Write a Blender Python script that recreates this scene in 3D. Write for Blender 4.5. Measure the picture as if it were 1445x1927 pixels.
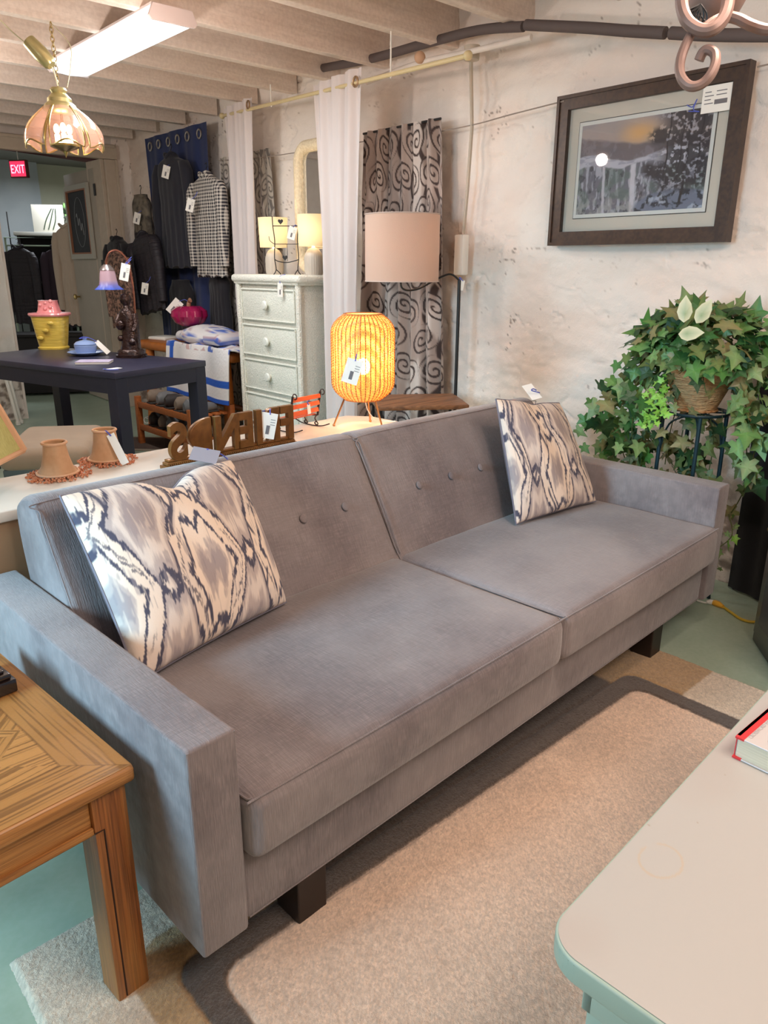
import bpy, bmesh, math, random
import numpy as np
from mathutils import Vector, Matrix
from math import pi, sin, cos, radians as rad

# ------------------------------------------------------------ camera, light, exposure
for o in list(bpy.data.objects): bpy.data.objects.remove(o)
C = bpy.context.scene.collection
SC = bpy.context.scene
F = Vector((0.63828654, 0.70319666, -0.31321678)); R = Vector((0.74138137, -0.67107073, 0.00421134)); U = Vector((0.20722921, 0.23490112, 0.94967232))
cd = bpy.data.cameras.new('camera'); cam = bpy.data.objects.new('camera', cd); C.objects.link(cam)
m = Matrix(((R.x, U.x, -F.x), (R.y, U.y, -F.y), (R.z, U.z, -F.z))).to_4x4(); m.translation = Vector((0, 0, 1.2982))
cam.matrix_world = m; cd.sensor_fit = 'VERTICAL'; cd.sensor_height = 36; cd.lens = 36 * 1397.65 / 1927; cd.clip_start = .05
SC.camera = cam
SC.view_settings.view_transform = 'Standard'; SC.view_settings.look = 'None'; SC.view_settings.gamma = 1
SC.view_settings.use_curve_mapping = False
SC.view_settings.exposure = 0.13
w = bpy.data.worlds.new('world'); SC.world = w; w.use_nodes = True
w.node_tree.nodes['Background'].inputs[0].default_value = (.95, .90, .86, 1); w.node_tree.nodes['Background'].inputs[1].default_value = .5

def light(kind, loc, power, col, size=None, aim=None, name='room_light'):
    l = bpy.data.lights.new(name, kind); l.energy = power; l.color = col
    o = bpy.data.objects.new(name, l); C.objects.link(o); o.location = loc
    if kind == 'AREA':
        l.shape = 'RECTANGLE'; l.size, l.size_y = size
    if kind == 'POINT': l.shadow_soft_size = size or .02
    if aim: o.rotation_euler = (Vector(aim) - Vector(loc)).to_track_quat('-Z', 'Y').to_euler()
    return o
light('AREA', (1.0, -.5, 2.3), 34, (1, .84, .74), (1.4, .8), (1.3, .4, 0))
light('POINT', (1.25, .50, 1.98), 24, (1, .79, .66), .08, name='warm_fill_light')  # unseen warm fill, added to brighten ceiling, wall and rug
light('POINT', (1.47, 3.12, 1.98), 14, (1, .86, .78), .035, name='fill_light')  # added fill with no fixture, placed to put a highlight in the picture glass
light('AREA', (-.9, 2.6, 2.3), 10, (.80, .92, 1), (1.2, .3), (-.6, 2.4, 0))
wl = light('AREA', (-1.9, 1.6, 1.5), 27, (.42, .77, 1), (1.0, 1.2), (.5, 1.65, .5), 'window_daylight'); wl.data.spread = rad(75)
light('POINT', (.9, 4.6, 2.0), 30, (1, .93, .88), .2, name='fill_light')  # added fill with no fixture, lifts the pier and far wall
light('AREA', (3.4, 9.0, 2.3), 24, (.9, .95, 1), (.6, .6), (3.4, 9.0, 0))

# ------------------------------------------------------------ helpers
def props(o, label=None, cat=None, group=None, kind=None):
    if label: o['label'] = label
    if cat: o['category'] = cat
    if group: o['group'] = group
    if kind: o['kind'] = kind
    return o
def thing(name, label, cat, loc=(0, 0, 0), rz=0, group=None):
    o = bpy.data.objects.new(name, None); C.objects.link(o); o.empty_display_size = .1
    o.location = loc; o.rotation_euler = (0, 0, rz)
    return props(o, label, cat, group)
def copy_tree(o, parent=None):
    c = o.copy(); C.objects.link(c); c.parent = parent
    for ch in list(o.children): copy_tree(ch, c)
    return c

def V(*a): return Vector(a if len(a) > 1 else a[0])
class MB:
    def __init__(s): s.bm = bmesh.new(); s.cols = None
    def box(s, c, d, bev=0, rot=None, seg=2):
        r = bmesh.ops.create_cube(s.bm, size=1); vs = r['verts']
        bmesh.ops.scale(s.bm, vec=d, verts=vs)
        if bev:
            es = list({e for v in vs for e in v.link_edges})
            rr = bmesh.ops.bevel(s.bm, geom=es, offset=bev, segments=seg, affect='EDGES', profile=.5)
            vs = list({v for f in rr['faces'] for v in f.verts} | {v for v in vs if v.is_valid})
        if rot is not None: bmesh.ops.rotate(s.bm, cent=(0, 0, 0), matrix=rot if isinstance(rot, Matrix) else Matrix.Rotation(rot, 3, 'Z'), verts=vs)
        bmesh.ops.translate(s.bm, vec=c, verts=vs); return s
    def bx(s, x0, x1, y0, y1, z0, z1, bev=0, seg=2):
        return s.box(((x0 + x1) / 2, (y0 + y1) / 2, (z0 + z1) / 2), (x1 - x0, y1 - y0, z1 - z0), bev, seg=seg)
    def tube(s, pts, r, n=8, close=False, cap=True):
        pts = [Vector(p) for p in pts]; N = len(pts); rs = r if isinstance(r, (list, tuple)) else [r] * N
        rings = []; up = None
        for i, p in enumerate(pts):
            a = pts[i - 1] if (i or close) else p; b = pts[(i + 1) % N] if (i < N - 1 or close) else p
            t = (b - a); t = t.normalized() if t.length > 1e-9 else Vector((0, 0, 1))
            if up is None: up = Vector((0, 0, 1)) if abs(t.z) < .9 else Vector((1, 0, 0))
            x = t.cross(up)
            if x.length < 1e-6: x = t.orthogonal()
            x.normalize(); y = x.cross(t).normalized(); up = y
            rings.append([s.bm.verts.new(p + (x * cos(2 * pi * k / n) + y * sin(2 * pi * k / n)) * rs[i]) for k in range(n)])
        for i in range(N if close else N - 1):
            A = rings[i]; B = rings[(i + 1) % N]
            for k in range(n): s.bm.faces.new((A[k], A[(k + 1) % n], B[(k + 1) % n], B[k]))
        if cap and not close:
            s.bm.faces.new(rings[0][::-1]); s.bm.faces.new(rings[-1])
        return s
    def lathe(s, prof, c=(0, 0, 0), n=32, cap=False, fr=None):
        c = Vector(c); rings = []
        for (r, z) in prof:
            rings.append([s.bm.verts.new(c + Vector(((r * (fr(2 * pi * k / n, z) if fr else 1)) * cos(2 * pi * k / n), (r * (fr(2 * pi * k / n, z) if fr else 1)) * sin(2 * pi * k / n), z))) for k in range(n)])
        for A, B in zip(rings, rings[1:]):
            for k in range(n): s.bm.faces.new((A[k], A[(k + 1) % n], B[(k + 1) % n], B[k]))
        if cap: s.bm.faces.new(rings[0][::-1]); s.bm.faces.new(rings[-1])
        return s
    def prism(s, poly, ax, a, b, bev=0):
        # poly: 2D points; ax 'x': (y,z) extruded in x ; 'y': (x,z) ; 'z': (x,y)
        def P(p, t): return {'x': (t, p[0], p[1]), 'y': (p[0], t, p[1]), 'z': (p[0], p[1], t)}[ax]
        v0 = [s.bm.verts.new(P(p, a)) for p in poly]; v1 = [s.bm.verts.new(P(p, b)) for p in poly]; n = len(poly)
        fs = [s.bm.faces.new(v0), s.bm.faces.new(v1[::-1])]
        for k in range(n): fs.append(s.bm.faces.new((v0[k], v1[k], v1[(k + 1) % n], v0[(k + 1) % n])))
        if bev:
            bmesh.ops.recalc_face_normals(s.bm, faces=fs)
            es = list({e for f in fs for e in f.edges}); bmesh.ops.bevel(s.bm, geom=es, offset=bev, segments=3, affect='EDGES', profile=.5)
        return s
    def grid(s, fn, nu, nv, closeu=False):
        rows = [[s.bm.verts.new(fn(i / (nu if closeu else nu - 1), j / (nv - 1))) for i in range(nu)] for j in range(nv)]
        for j in range(nv - 1):
            for i in range(nu if closeu else nu - 1):
                i2 = (i + 1) % nu
                s.bm.faces.new((rows[j][i], rows[j][i2], rows[j + 1][i2], rows[j + 1][i]))
        return s
    def loft(s, rings, n=20, cap=True):
        # ring = (center, rx, ry[, rot])
        rr = []
        for q in rings:
            c = Vector(q[0]); M = q[3] if len(q) > 3 else None; ring = []
            for k in range(n):
                d = Vector((q[1] * cos(2 * pi * k / n), q[2] * sin(2 * pi * k / n), 0))
                ring.append(s.bm.verts.new(c + (M @ d if M is not None else d)))
            rr.append(ring)
        for A, B in zip(rr, rr[1:]):
            for k in range(n): s.bm.faces.new((A[k], A[(k + 1) % n], B[(k + 1) % n], B[k]))
        if cap: s.bm.faces.new(rr[0][::-1]); s.bm.faces.new(rr[-1])
        return s
    def ball(s, c, r, sc=(1, 1, 1), n=16):
        q = bmesh.ops.create_uvsphere(s.bm, u_segments=n, v_segments=max(6, n // 2), radius=r)
        bmesh.ops.scale(s.bm, vec=sc, verts=q['verts']); bmesh.ops.translate(s.bm, vec=c, verts=q['verts']); return s
    def noise(s, amp, sc, seed=0):
        from mathutils import noise as nz
        s.bm.normal_update()
        for v in s.bm.verts: v.co += v.normal * amp * nz.noise(v.co * sc + Vector((seed, seed, seed)))
        return s
    def build(s, name, m, parent=None, smooth=True, sharp=35, col=None, **kw):
        me = bpy.data.meshes.new(name); bmesh.ops.recalc_face_normals(s.bm, faces=s.bm.faces)
        s.bm.to_mesh(me); s.bm.free()
        if smooth:
            for p in me.polygons: p.use_smooth = True
            me.set_sharp_from_angle(angle=rad(sharp))
        me.materials.append(m)
        if col is not None:
            n = len(me.vertices); co = np.zeros(n * 3); me.vertices.foreach_get('co', co); co = co.reshape(-1, 3)
            c = np.ones((n, 4)); c[:, :3] = np.clip(col(co), 0, 1)
            at = me.color_attributes.new('Col', 'FLOAT_COLOR', 'POINT'); at.data.foreach_set('color', c.ravel())
        o = bpy.data.objects.new(name, me); C.objects.link(o)
        if parent: o.parent = parent
        return props(o, **kw) if kw else o
def spline(pts, n=8, close=False):
    pts = [Vector(p) for p in pts]; N = len(pts); out = []
    for i in range(N if close else N - 1):
        g = lambda k: pts[k % N] if close else pts[max(0, min(N - 1, k))]
        p0, p1, p2, p3 = g(i - 1), g(i), g(i + 1), g(i + 2)
        for k in range(n):
            t = k / n
            out.append(.5 * ((2 * p1) + (p2 - p0) * t + (2 * p0 - 5 * p1 + 4 * p2 - p3) * t * t + (3 * p1 - p0 - 3 * p2 + p3) * t ** 3))
    if not close: out.append(pts[-1])
    return out
# numpy value noise
def _h(i, j, s):
    v = np.sin(i * 127.1 + j * 311.7 + s * 74.7) * 43758.5453; return v - np.floor(v)
def vn(x, y, s=0):
    i = np.floor(x); j = np.floor(y); a = x - i; b = y - j; a = a * a * (3 - 2 * a); b = b * b * (3 - 2 * b)
    return (_h(i, j, s) * (1 - a) + _h(i + 1, j, s) * a) * (1 - b) + (_h(i, j + 1, s) * (1 - a) + _h(i + 1, j + 1, s) * a) * b
def fbm(x, y, s=0, o=4):
    r = 0; a = .5
    for k in range(o): r = r + a * vn(x * 2 ** k, y * 2 ** k, s + k * 7); a *= .5
    return r
def ss(a, b, x): t = np.clip((x - a) / (b - a), 0, 1); return t * t * (3 - 2 * t)
def mixc(c, col, m): return c * (1 - m[:, None]) + np.array(col)[None, :] * m[:, None]
def full(n, col): return np.tile(np.array(col, float), (n, 1))

# ------------------------------------------------------------ materials
def lin(r, g, b):
    f = lambda c: (c / 255 / 12.92) if c / 255 <= .04045 else ((c / 255 + .055) / 1.055) ** 2.4
    return (f(r), f(g), f(b))
_m = {}
def mat(name, col, rough=.6, metal=0, bump=None, var=None, sheen=0, trans=0, emit=None, attr=False, alpha=1, spec=.5, coat=0, translucent=0, gsc=(1, 1, 1)):
    if name in _m: return _m[name]
    m = bpy.data.materials.new(name); m.use_nodes = True; nt = m.node_tree; N = nt.nodes; L = nt.links
    b = N['Principled BSDF']; out = N['Material Output']
    b.inputs['Roughness'].default_value = rough; b.inputs['Metallic'].default_value = metal
    b.inputs['Specular IOR Level'].default_value = spec
    b.inputs['Sheen Weight'].default_value = sheen; b.inputs['Sheen Roughness'].default_value = .5
    b.inputs['Transmission Weight'].default_value = trans; b.inputs['Alpha'].default_value = alpha; b.inputs['Coat Weight'].default_value = coat
    tc = N.new('ShaderNodeTexCoord'); mp = N.new('ShaderNodeMapping'); mp.inputs['Scale'].default_value = gsc; L.new(tc.outputs['Object'], mp.inputs[0])
    src = None
    if attr:
        a = N.new('ShaderNodeAttribute'); a.attribute_name = 'Col'; src = a.outputs['Color']
    else:
        c = N.new('ShaderNodeRGB'); c.outputs[0].default_value = (*col, 1); src = c.outputs[0]
    if var:
        for (sc, amt, c2, det) in (var if isinstance(var, list) else [var]):
            n = N.new('ShaderNodeTexNoise'); n.inputs['Detail'].default_value = det
            if isinstance(sc, tuple):
                mm = N.new('ShaderNodeMapping'); mm.inputs['Scale'].default_value = sc; L.new(tc.outputs['Object'], mm.inputs[0]); L.new(mm.outputs[0], n.inputs[0]); n.inputs['Scale'].default_value = 1
            else: L.new(mp.outputs[0], n.inputs[0]); n.inputs['Scale'].default_value = sc
            r = N.new('ShaderNodeMapRange'); r.inputs[1].default_value = .38; r.inputs[2].default_value = .62; r.inputs[4].default_value = amt; L.new(n.outputs[0], r.inputs[0])
            x = N.new('ShaderNodeMix'); x.data_type = 'RGBA'; L.new(r.outputs[0], x.inputs[0]); L.new(src, x.inputs[6]); x.inputs[7].default_value = (*c2, 1); src = x.outputs[2]
    L.new(src, b.inputs['Base Color'])
    if bump:
        prev = None
        for (sc, st, det) in (bump if isinstance(bump, list) else [bump]):
            n = N.new('ShaderNodeTexNoise'); n.inputs['Detail'].default_value = det
            if isinstance(sc, tuple):
                mm = N.new('ShaderNodeMapping'); mm.inputs['Scale'].default_value = sc; L.new(tc.outputs['Object'], mm.inputs[0]); L.new(mm.outputs[0], n.inputs[0]); n.inputs['Scale'].default_value = 1
            else: L.new(mp.outputs[0], n.inputs[0]); n.inputs['Scale'].default_value = sc
            bp = N.new('ShaderNodeBump'); bp.inputs['Strength'].default_value = st; bp.inputs['Distance'].default_value = .01; L.new(n.outputs[0], bp.inputs['Height'])
            if prev: L.new(prev, bp.inputs['Normal'])
            prev = bp.outputs[0]
        L.new(prev, b.inputs['Normal'])
    if emit:
        b.inputs['Emission Color'].default_value = (*emit[0], 1); b.inputs['Emission Strength'].default_value = emit[1]
    if translucent:
        t = N.new('ShaderNodeBsdfTranslucent'); L.new(src, t.inputs[0]); ms = N.new('ShaderNodeMixShader'); ms.inputs[0].default_value = translucent
        L.new(b.outputs[0], ms.inputs[1]); L.new(t.outputs[0], ms.inputs[2]); L.new(ms.outputs[0], out.inputs[0])
    _m[name] = m; return m

SOFA = mat('sofa_chenille', lin(138, 126, 126), .9, sheen=.35, spec=.2, var=[((420, 30, 30), .55, lin(92, 84, 86), 2), ((30, 420, 22), .45, lin(96, 88, 90), 2), (9, .45, lin(112, 102, 104), 4), (3.2, .35, lin(172, 162, 160), 3)], bump=[((420, 40, 30), .25, 2), (25, .08, 2)])
WALLM = None
PAINT = mat('white_paint', lin(226, 214, 204), .7, var=[(3, .35, lin(205, 190, 180), 4), (14, .25, lin(238, 230, 222), 3)], bump=[(30, .15, 3)])
BEAMM = mat('whitewashed_beam', lin(232, 216, 204), .8, var=[((3, 25, 25), .45, lin(212, 192, 178), 4), (60, .12, lin(120, 95, 80), 2)], bump=[((6, 60, 60), .25, 3)])
CEILM = mat('ceiling_boards', lin(224, 208, 198), .85, var=[(4, .4, lin(204, 186, 174), 4)], bump=[(20, .2, 3)])
WHITE = mat('white_card', lin(240, 236, 228), .6)
INK = mat('ink', (.03, .03, .035), .6)
RIB = mat('blue_ribbon', lin(86, 98, 190), .6)
BLACKM = mat('black_metal', (.012, .012, .013), .45, spec=.5)
IRON = mat('dark_iron', lin(58, 38, 34), .5, metal=.4)
BRASS = mat('brass', lin(205, 180, 120), .25, metal=1, var=(30, .3, lin(150, 120, 70), 3))
VC = mat('printed_cloth', (1, 1, 1), .85, attr=True, sheen=.1, spec=.2, bump=[(300, .06, 2)])
VCP = mat('printed_paper', (1, 1, 1), .5, attr=True)

def tagcard(parent, loc, w, h, m=None, tilt=0, az=-2.30, rib=None, pitch=0, mname='price_tag', txt=True, lab='white price tag on a blue ribbon'):
    """thin card hanging, top at loc; az = heading of its normal; tilt rolls it in its own plane"""
    M = Matrix.Rotation(az + pi / 2, 3, 'Z') @ Matrix.Rotation(pitch, 3, 'X') @ Matrix.Rotation(tilt, 3, 'Y')
    L = Vector(loc)
    b = MB(); b.box((0, 0, -h / 2), (w, .0012, h)); bmesh.ops.transform(b.bm, matrix=Matrix.Translation(L) @ M.to_4x4(), verts=b.bm.verts)
    t = b.build(mname, m or WHITE, parent, smooth=False, label=lab)
    if txt:
        b = MB(); b.box((0, -.0012, -h * .66), (w * .22, .0006, h * .34))
        for k in range(3): b.box((w * .25, -.0012, -h * (.25 + .1 * k)), (w * .3, .0006, h * .02))
        bmesh.ops.transform(b.bm, matrix=Matrix.Translation(L) @ M.to_4x4(), verts=b.bm.verts)
        b.build('printing', mat('tag_print', lin(110, 108, 112), .7), t, smooth=False)
    if rib:
        b = MB(); b.tube(spline([L + M @ Vector((0, -.002, -h * .06))] + [Vector(p) for p in rib], 5), .0022, 5); b.build('ribbon', RIB, t)
    return t
AW = 0.0232
def WX(y, off=0): return 3.0828 + AW * (y - 1.5) - off
WROT = -pi / 2 - AW    # local x runs right along the painted wall, local y into it

# ------------------------------------------------------------ the room
def stone_wall(name, P, nu, nv, seed, low=True):
    """P(u,v,d) -> point; d is relief toward the room"""
    us = np.linspace(0, 1, nu); vs = np.linspace(0, 1, nv)
    pts = []
    b = MB()
    return b
def wallcol(seed, axis):
    def f(co):
        u = co[:, axis]; z = co[:, 2]; n = len(u)
        c = full(n, lin(240, 230, 221))
        c = mixc(c, lin(226, 210, 198), .5 * ss(.42, .66, fbm(u * 2.2, z * 2.6, seed)))
        c = mixc(c, lin(214, 218, 214), .45 * ss(.5, .68, fbm(u * 1.1 + 5, z * 1.1, seed + 3)))
        c = mixc(c, lin(240, 214, 198), .4 * ss(.5, .66, fbm(u * 1.7 + 9, z * 2 + 3, seed + 5)))
        # fine cracks and chips
        k = np.abs(fbm(u * 5, z * 7, seed + 9, 5) - .48); g = ss(.52, .62, fbm(u * 3 + 2, z * 3, seed + 12))
        c = mixc(c, lin(112, 86, 70), .75 * (1 - ss(.0015, .006, k)) * g)
        k = np.abs(fbm(u * 2.6 + 3, z * 4.2, seed + 8, 3) - .47); c = mixc(c, lin(140, 112, 94), .6 * (1 - ss(.001, .006, k)) * ss(.44, .6, fbm(u * 1.3, z * 1.9 + 7, seed + 6, 2)) * ss(.4, .55, fbm(u * 7, z * 7, seed + 33, 2)))
        s = fbm(u * 34, z * 34, seed + 20, 3); c = mixc(c, lin(130, 106, 90), .5 * ss(.75, .80, s)); k = np.abs(fbm(u * 3.4 + 1, z * 12, seed + 50, 4) - .47); c = mixc(c, lin(148, 120, 102), .55 * (1 - ss(.001, .005, k)) * ss(.50, .62, fbm(u * 3, z * 5, seed + 53, 2)))
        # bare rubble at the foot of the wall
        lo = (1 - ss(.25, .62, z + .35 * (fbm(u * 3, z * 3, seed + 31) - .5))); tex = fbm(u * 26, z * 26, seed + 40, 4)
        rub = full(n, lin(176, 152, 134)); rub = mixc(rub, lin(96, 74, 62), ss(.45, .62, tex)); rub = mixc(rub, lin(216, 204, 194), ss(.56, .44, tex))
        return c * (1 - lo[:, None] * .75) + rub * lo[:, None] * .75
    return f
STONE = mat('painted_stone', (1, 1, 1), .8, attr=True, spec=.25, bump=[(11, .30, 5), (45, .30, 3), (160, .15, 2)])
def relief(u, z, seed):
    r = .045 * (fbm(u * 1.6, z * 2.2, seed, 2) - .48) + .036 * (fbm(u * 4.0, z * 8.0, seed + 2, 3) - .48) + .014 * (fbm(u * 16, z * 22, seed + 5, 3) - .48)
    k = np.abs(fbm(u * 2.6 + 3, z * 4.2, seed + 8, 3) - .47); r = r - .020 * (1 - ss(.0, .016, k)) * ss(.38, .52, fbm(u * 1.3, z * 1.9 + 7, seed + 6, 2)); k = np.abs(fbm(u * 5.2 + 9, z * 8.6, seed + 14, 3) - .48); r = r - .012 * (1 - ss(0, .014, k)) * ss(.40, .54, fbm(u * 2.3, z * 2.9 + 3, seed + 16, 2))
    return r
def mesh_wall(name, us, zs, fn, seed, ax):
    Ug, Zg = np.meshgrid(us, zs); r = relief(Ug, Zg, seed); X, Y, Z = fn(Ug, Zg, r)
    co = np.stack([X, Y, Z], -1).reshape(-1, 3); nu, nv = len(us), len(zs)
    me = bpy.data.meshes.new(name); i = np.arange(nu * nv).reshape(nv, nu)
    f = np.stack([i[:-1, :-1], i[:-1, 1:], i[1:, 1:], i[1:, :-1]], -1).reshape(-1, 4)
    me.from_pydata(co.tolist(), [], f.tolist()); me.polygons.foreach_set('use_smooth', [True] * len(me.polygons)); me.materials.append(STONE)
    c = np.ones((nu * nv, 4)); c[:, :3] = np.clip(wallcol(seed, ax)(co), 0, 1)
    at = me.color_attributes.new('Col', 'FLOAT_COLOR', 'POINT'); at.data.foreach_set('color', c.ravel())
    o = bpy.data.objects.new(name, me); C.objects.link(o); return props(o, kind='structure')
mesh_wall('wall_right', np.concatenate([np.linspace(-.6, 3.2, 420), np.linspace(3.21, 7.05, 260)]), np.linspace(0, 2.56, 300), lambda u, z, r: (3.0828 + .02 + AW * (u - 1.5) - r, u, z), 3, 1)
# far wall with the doorway: left pier, right return and the part over the head
YF = 7.0; DX0, DX1, DZ = 2.06, 2.98, 2.19
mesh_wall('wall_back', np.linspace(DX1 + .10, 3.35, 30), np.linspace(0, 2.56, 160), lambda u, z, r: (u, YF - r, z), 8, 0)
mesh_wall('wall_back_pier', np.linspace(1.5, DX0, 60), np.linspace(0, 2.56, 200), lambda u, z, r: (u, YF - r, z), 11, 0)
b = MB(); b.bx(DX0 - .02, DX0 - .001, YF + .0, YF + .4, 0, 2.5).noise(.01, 9); b.build('wall_pier_side', PAINT, smooth=False, kind='structure')
b = MB(); b.bx(-2.3, 1.5, YF, YF + .1, 0, 2.56); b.build('wall_back_left', PAINT, smooth=False, kind='structure')
b = MB(); b.bx(1.5, 3.4, YF + .03, YF + .2, DZ + .08, 2.56); b.build('wall_back_head', PAINT, smooth=False, kind='structure')
TRIMM = mat('door_trim', lin(196, 180, 162), .6, var=(20, .2, lin(170, 150, 130), 3))
b = MB(); b.bx(DX1, DX1 + .12, YF - .05, YF + .02, 0, DZ - .002, .006).bx(DX1 - .03, DX1, YF - .02, YF + .3, 0, DZ, .004).bx(DX1 + .09, DX1 + .115, YF - .065, YF - .05, 0, DZ - .002, .004)
b.build('trim_1', TRIMM, smooth=False, kind='structure')
b = MB(); b.bx(DX0 - .5, DX1 + .12, YF - .05, YF + .02, DZ, DZ + .12, .006).bx(DX0 - .5, DX1 + .1, YF - .065, YF - .05, DZ + .09, DZ + .115, .004)
b.build('trim_2', TRIMM, smooth=False, kind='structure')
# floor
FLOORM = mat('green_painted_concrete', lin(164, 182, 160), .42, var=[(1.4, .55, lin(142, 162, 142), 4), (9, .25, lin(180, 194, 174), 4), (60, .10, lin(205, 212, 204), 2)], bump=[(14, .05, 3)])
b = MB(); b.bx(-2.4, 5.5, -1.7, 11.2, -.06, 0); b.build('floor', FLOORM, smooth=False, kind='structure')
b = MB(); b.bx(-2.4, 3.35, -1.7, 7.2, 2.555, 2.60); b.build('ceiling', CEILM, smooth=False, kind='structure')
n = 1
for i, y in enumerate([-1.0, -.15, .35, .85, 1.4, 1.95, 2.46, 2.93, 3.45, 3.89, 4.33, 4.78, 5.32, 5.8, 6.3, 6.75]):
    b = MB(); b.box((.57, y + .03, 2.455), (5.2, .055, .215), .004).noise(.004, 3, i); b.build('trim_%d' % (3 + i), BEAMM, smooth=False, kind='structure')
    props(bpy.data.objects['trim_%d' % (3 + i)])
# wall plate under the beams along the stone wall
b = MB(); b.bx(-2.3, 3.2, -1.62, -1.58, 0, 2.56); b.build('wall_front', PAINT, smooth=False, kind='structure')
b = MB(); b.bx(-2.34, -2.30, -1.62, 7.1, 0, 2.56); b.build('wall_left', PAINT, smooth=False, kind='structure')
# far room behind the doorway
FARW = mat('far_room_plaster', lin(196, 196, 176), .8, var=(3, .3, lin(170, 172, 150), 3)); FARB = mat('far_room_blue_white', lin(178, 186, 190), .8, var=(4, .3, lin(150, 160, 168), 3))
b = MB(); b.bx(1.0, 5.5, 10.4, 10.5, 0, 2.6); b.build('wall_far_room', FARW, smooth=False, kind='structure')
b = MB(); b.bx(1.6, 3.55, 10.30, 10.39, 0, 2.6); b.build('wall_far_room_panel', FARB, smooth=False, kind='structure')
b = MB(); b.bx(4.7, 4.8, 7.2, 10.4, 0, 2.6); b.build('wall_far_room_right', FARW, smooth=False, kind='structure')
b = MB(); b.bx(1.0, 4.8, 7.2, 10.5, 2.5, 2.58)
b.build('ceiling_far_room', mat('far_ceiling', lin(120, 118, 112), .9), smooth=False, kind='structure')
# ------------------------------------------------------------ rug
def sdbox(x, y, x0, x1, y0, y1, r):
    cx, cy = (x0 + x1) / 2, (y0 + y1) / 2; qx = np.abs(x - cx) - (x1 - x0) / 2 + r; qy = np.abs(y - cy) - (y1 - y0) / 2 + r
    return np.hypot(np.maximum(qx, 0), np.maximum(qy, 0)) + np.minimum(np.maximum(qx, qy), 0) - r
def rugcol(co):
    x, y = co[:, 0], co[:, 1]; j = .006 * (fbm(x * 60, y * 60, 4) - .5); x = x + j; y = y + j; n = len(x)
    beige = lin(232, 202, 178); light = lin(224, 206, 184); olive = lin(184, 152, 112); dark = lin(92, 80, 72)
    c = full(n, light)
    c = mixc(c, olive, ss(.004, -.004, np.minimum(sdbox(x, y, .355, 2.06, -.4, 1.16, .10), sdbox(x, y, .9, 2.35, .885, 1.6, .06))) * 1.0)
    c = mixc(c, dark, ss(.004, -.004, sdbox(x, y, .428, 2.085, -.6, 1.075, .05)))
    c = mixc(c, dark, ss(.01, -.01, sdbox(x, y, .70, 1.98, 1.0, 1.22, .02)))  # shadow along the sofa base, painted into the pile colour
    c = mixc(c, beige, ss(.004, -.004, sdbox(x, y, .487, 2.015, -.6, 1.005, .05)))
    k = fbm(x * 160, y * 160, 9, 2); c = c * (1 + .5 * (k - .42))[:, None]
    k = fbm(x * 6, y * 6, 2, 3); c = c * (1 + .28 * (k - .45))[:, None]
    return c
RUGM = mat('rug_pile', (1, 1, 1), .95, attr=True, sheen=.3, spec=.1, bump=[(700, .5, 2), (200, .3, 2)])
nu, nv = 620, 460
xs = np.linspace(.2, 2.31, nu); ys = np.linspace(-.25, 1.305, nv); Xg, Yg = np.meshgrid(xs, ys)
edge = np.minimum(np.minimum(Xg - .2, 2.31 - Xg), np.minimum(Yg + .25, 1.305 - Yg))
rs = np.random.RandomState(3); Z = .004 + .011 * ss(0, .012, edge) + (rs.rand(nv, nu) - .5) * .0022 + .003 * (fbm(Xg * 30, Yg * 30, 1, 3) - .5)
carve = np.abs(sdbox(Xg, Yg, .428, 2.085, -.6, 1.075, .05)); Z -= .004 * (1 - ss(.002, .008, carve)); carve = np.abs(sdbox(Xg, Yg, .487, 2.015, -.6, 1.005, .05)); Z -= .004 * (1 - ss(.002, .008, carve))
Z[edge < 1e-6] = .0005
Xg = Xg + (rs.rand(nv, nu) - .5) * .002; Yg = Yg + (rs.rand(nv, nu) - .5) * .002; spk = rs.rand(nv * nu)
co = np.stack([Xg, Yg, Z], -1).reshape(-1, 3); me = bpy.data.meshes.new('area_rug'); i = np.arange(nu * nv).reshape(nv, nu)
me.from_pydata(co.tolist(), [], np.stack([i[:-1, :-1], i[:-1, 1:], i[1:, 1:], i[1:, :-1]], -1).reshape(-1, 4).tolist()); me.polygons.foreach_set('use_smooth', [True] * len(me.polygons)); me.materials.append(RUGM)
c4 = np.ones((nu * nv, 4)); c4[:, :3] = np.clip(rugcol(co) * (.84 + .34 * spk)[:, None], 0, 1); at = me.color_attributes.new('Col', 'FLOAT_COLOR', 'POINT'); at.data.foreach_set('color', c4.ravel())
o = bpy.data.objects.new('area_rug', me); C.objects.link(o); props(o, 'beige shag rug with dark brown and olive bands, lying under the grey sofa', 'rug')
RUGZ = .015

# ------------------------------------------------------------ sofa
L_, W_ = 2.2, .0957
sofa = thing('sofa', 'long grey two-cushion sofa with square arms and button back on dark block legs', 'sofa', (0.4354, 0.9429, 0), .0528)
def SW(l, d, z):  # sofa-local to world
    c, s = cos(.0528), sin(.0528); return Vector((.4354 + l * c - d * s, .9429 + l * s + d * c, z))
for x0, x1 in ((0, W_), (L_ - W_, L_)):
    b = MB(); b.bx(x0, x1, 0, .965, .140, .5693, .007, 3)
    # seams: front face outline and top edges
    r = .0021; e = .0035
    for xx in (x0 + e, x1 - e): b.tube([(xx, .012, .566), (xx, .95, .566)], r, 6)
    f = [(x0 + e, .0025, .15), (x0 + e, .0025, .5655), (x1 - e, .0025, .5655), (x1 - e, .0025, .15)]; b.tube(f, r, 6)
    b.build('arm', SOFA, sofa)
b = MB(); b.bx(W_ + .001, L_ - W_ - .001, .014, .88, .142, .30, .012, 3); b.tube([(W_ + .01, .0125, .15), (L_ - W_ - .01, .0125, .15)], .0015, 6); b.build('base', SOFA, sofa)
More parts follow.
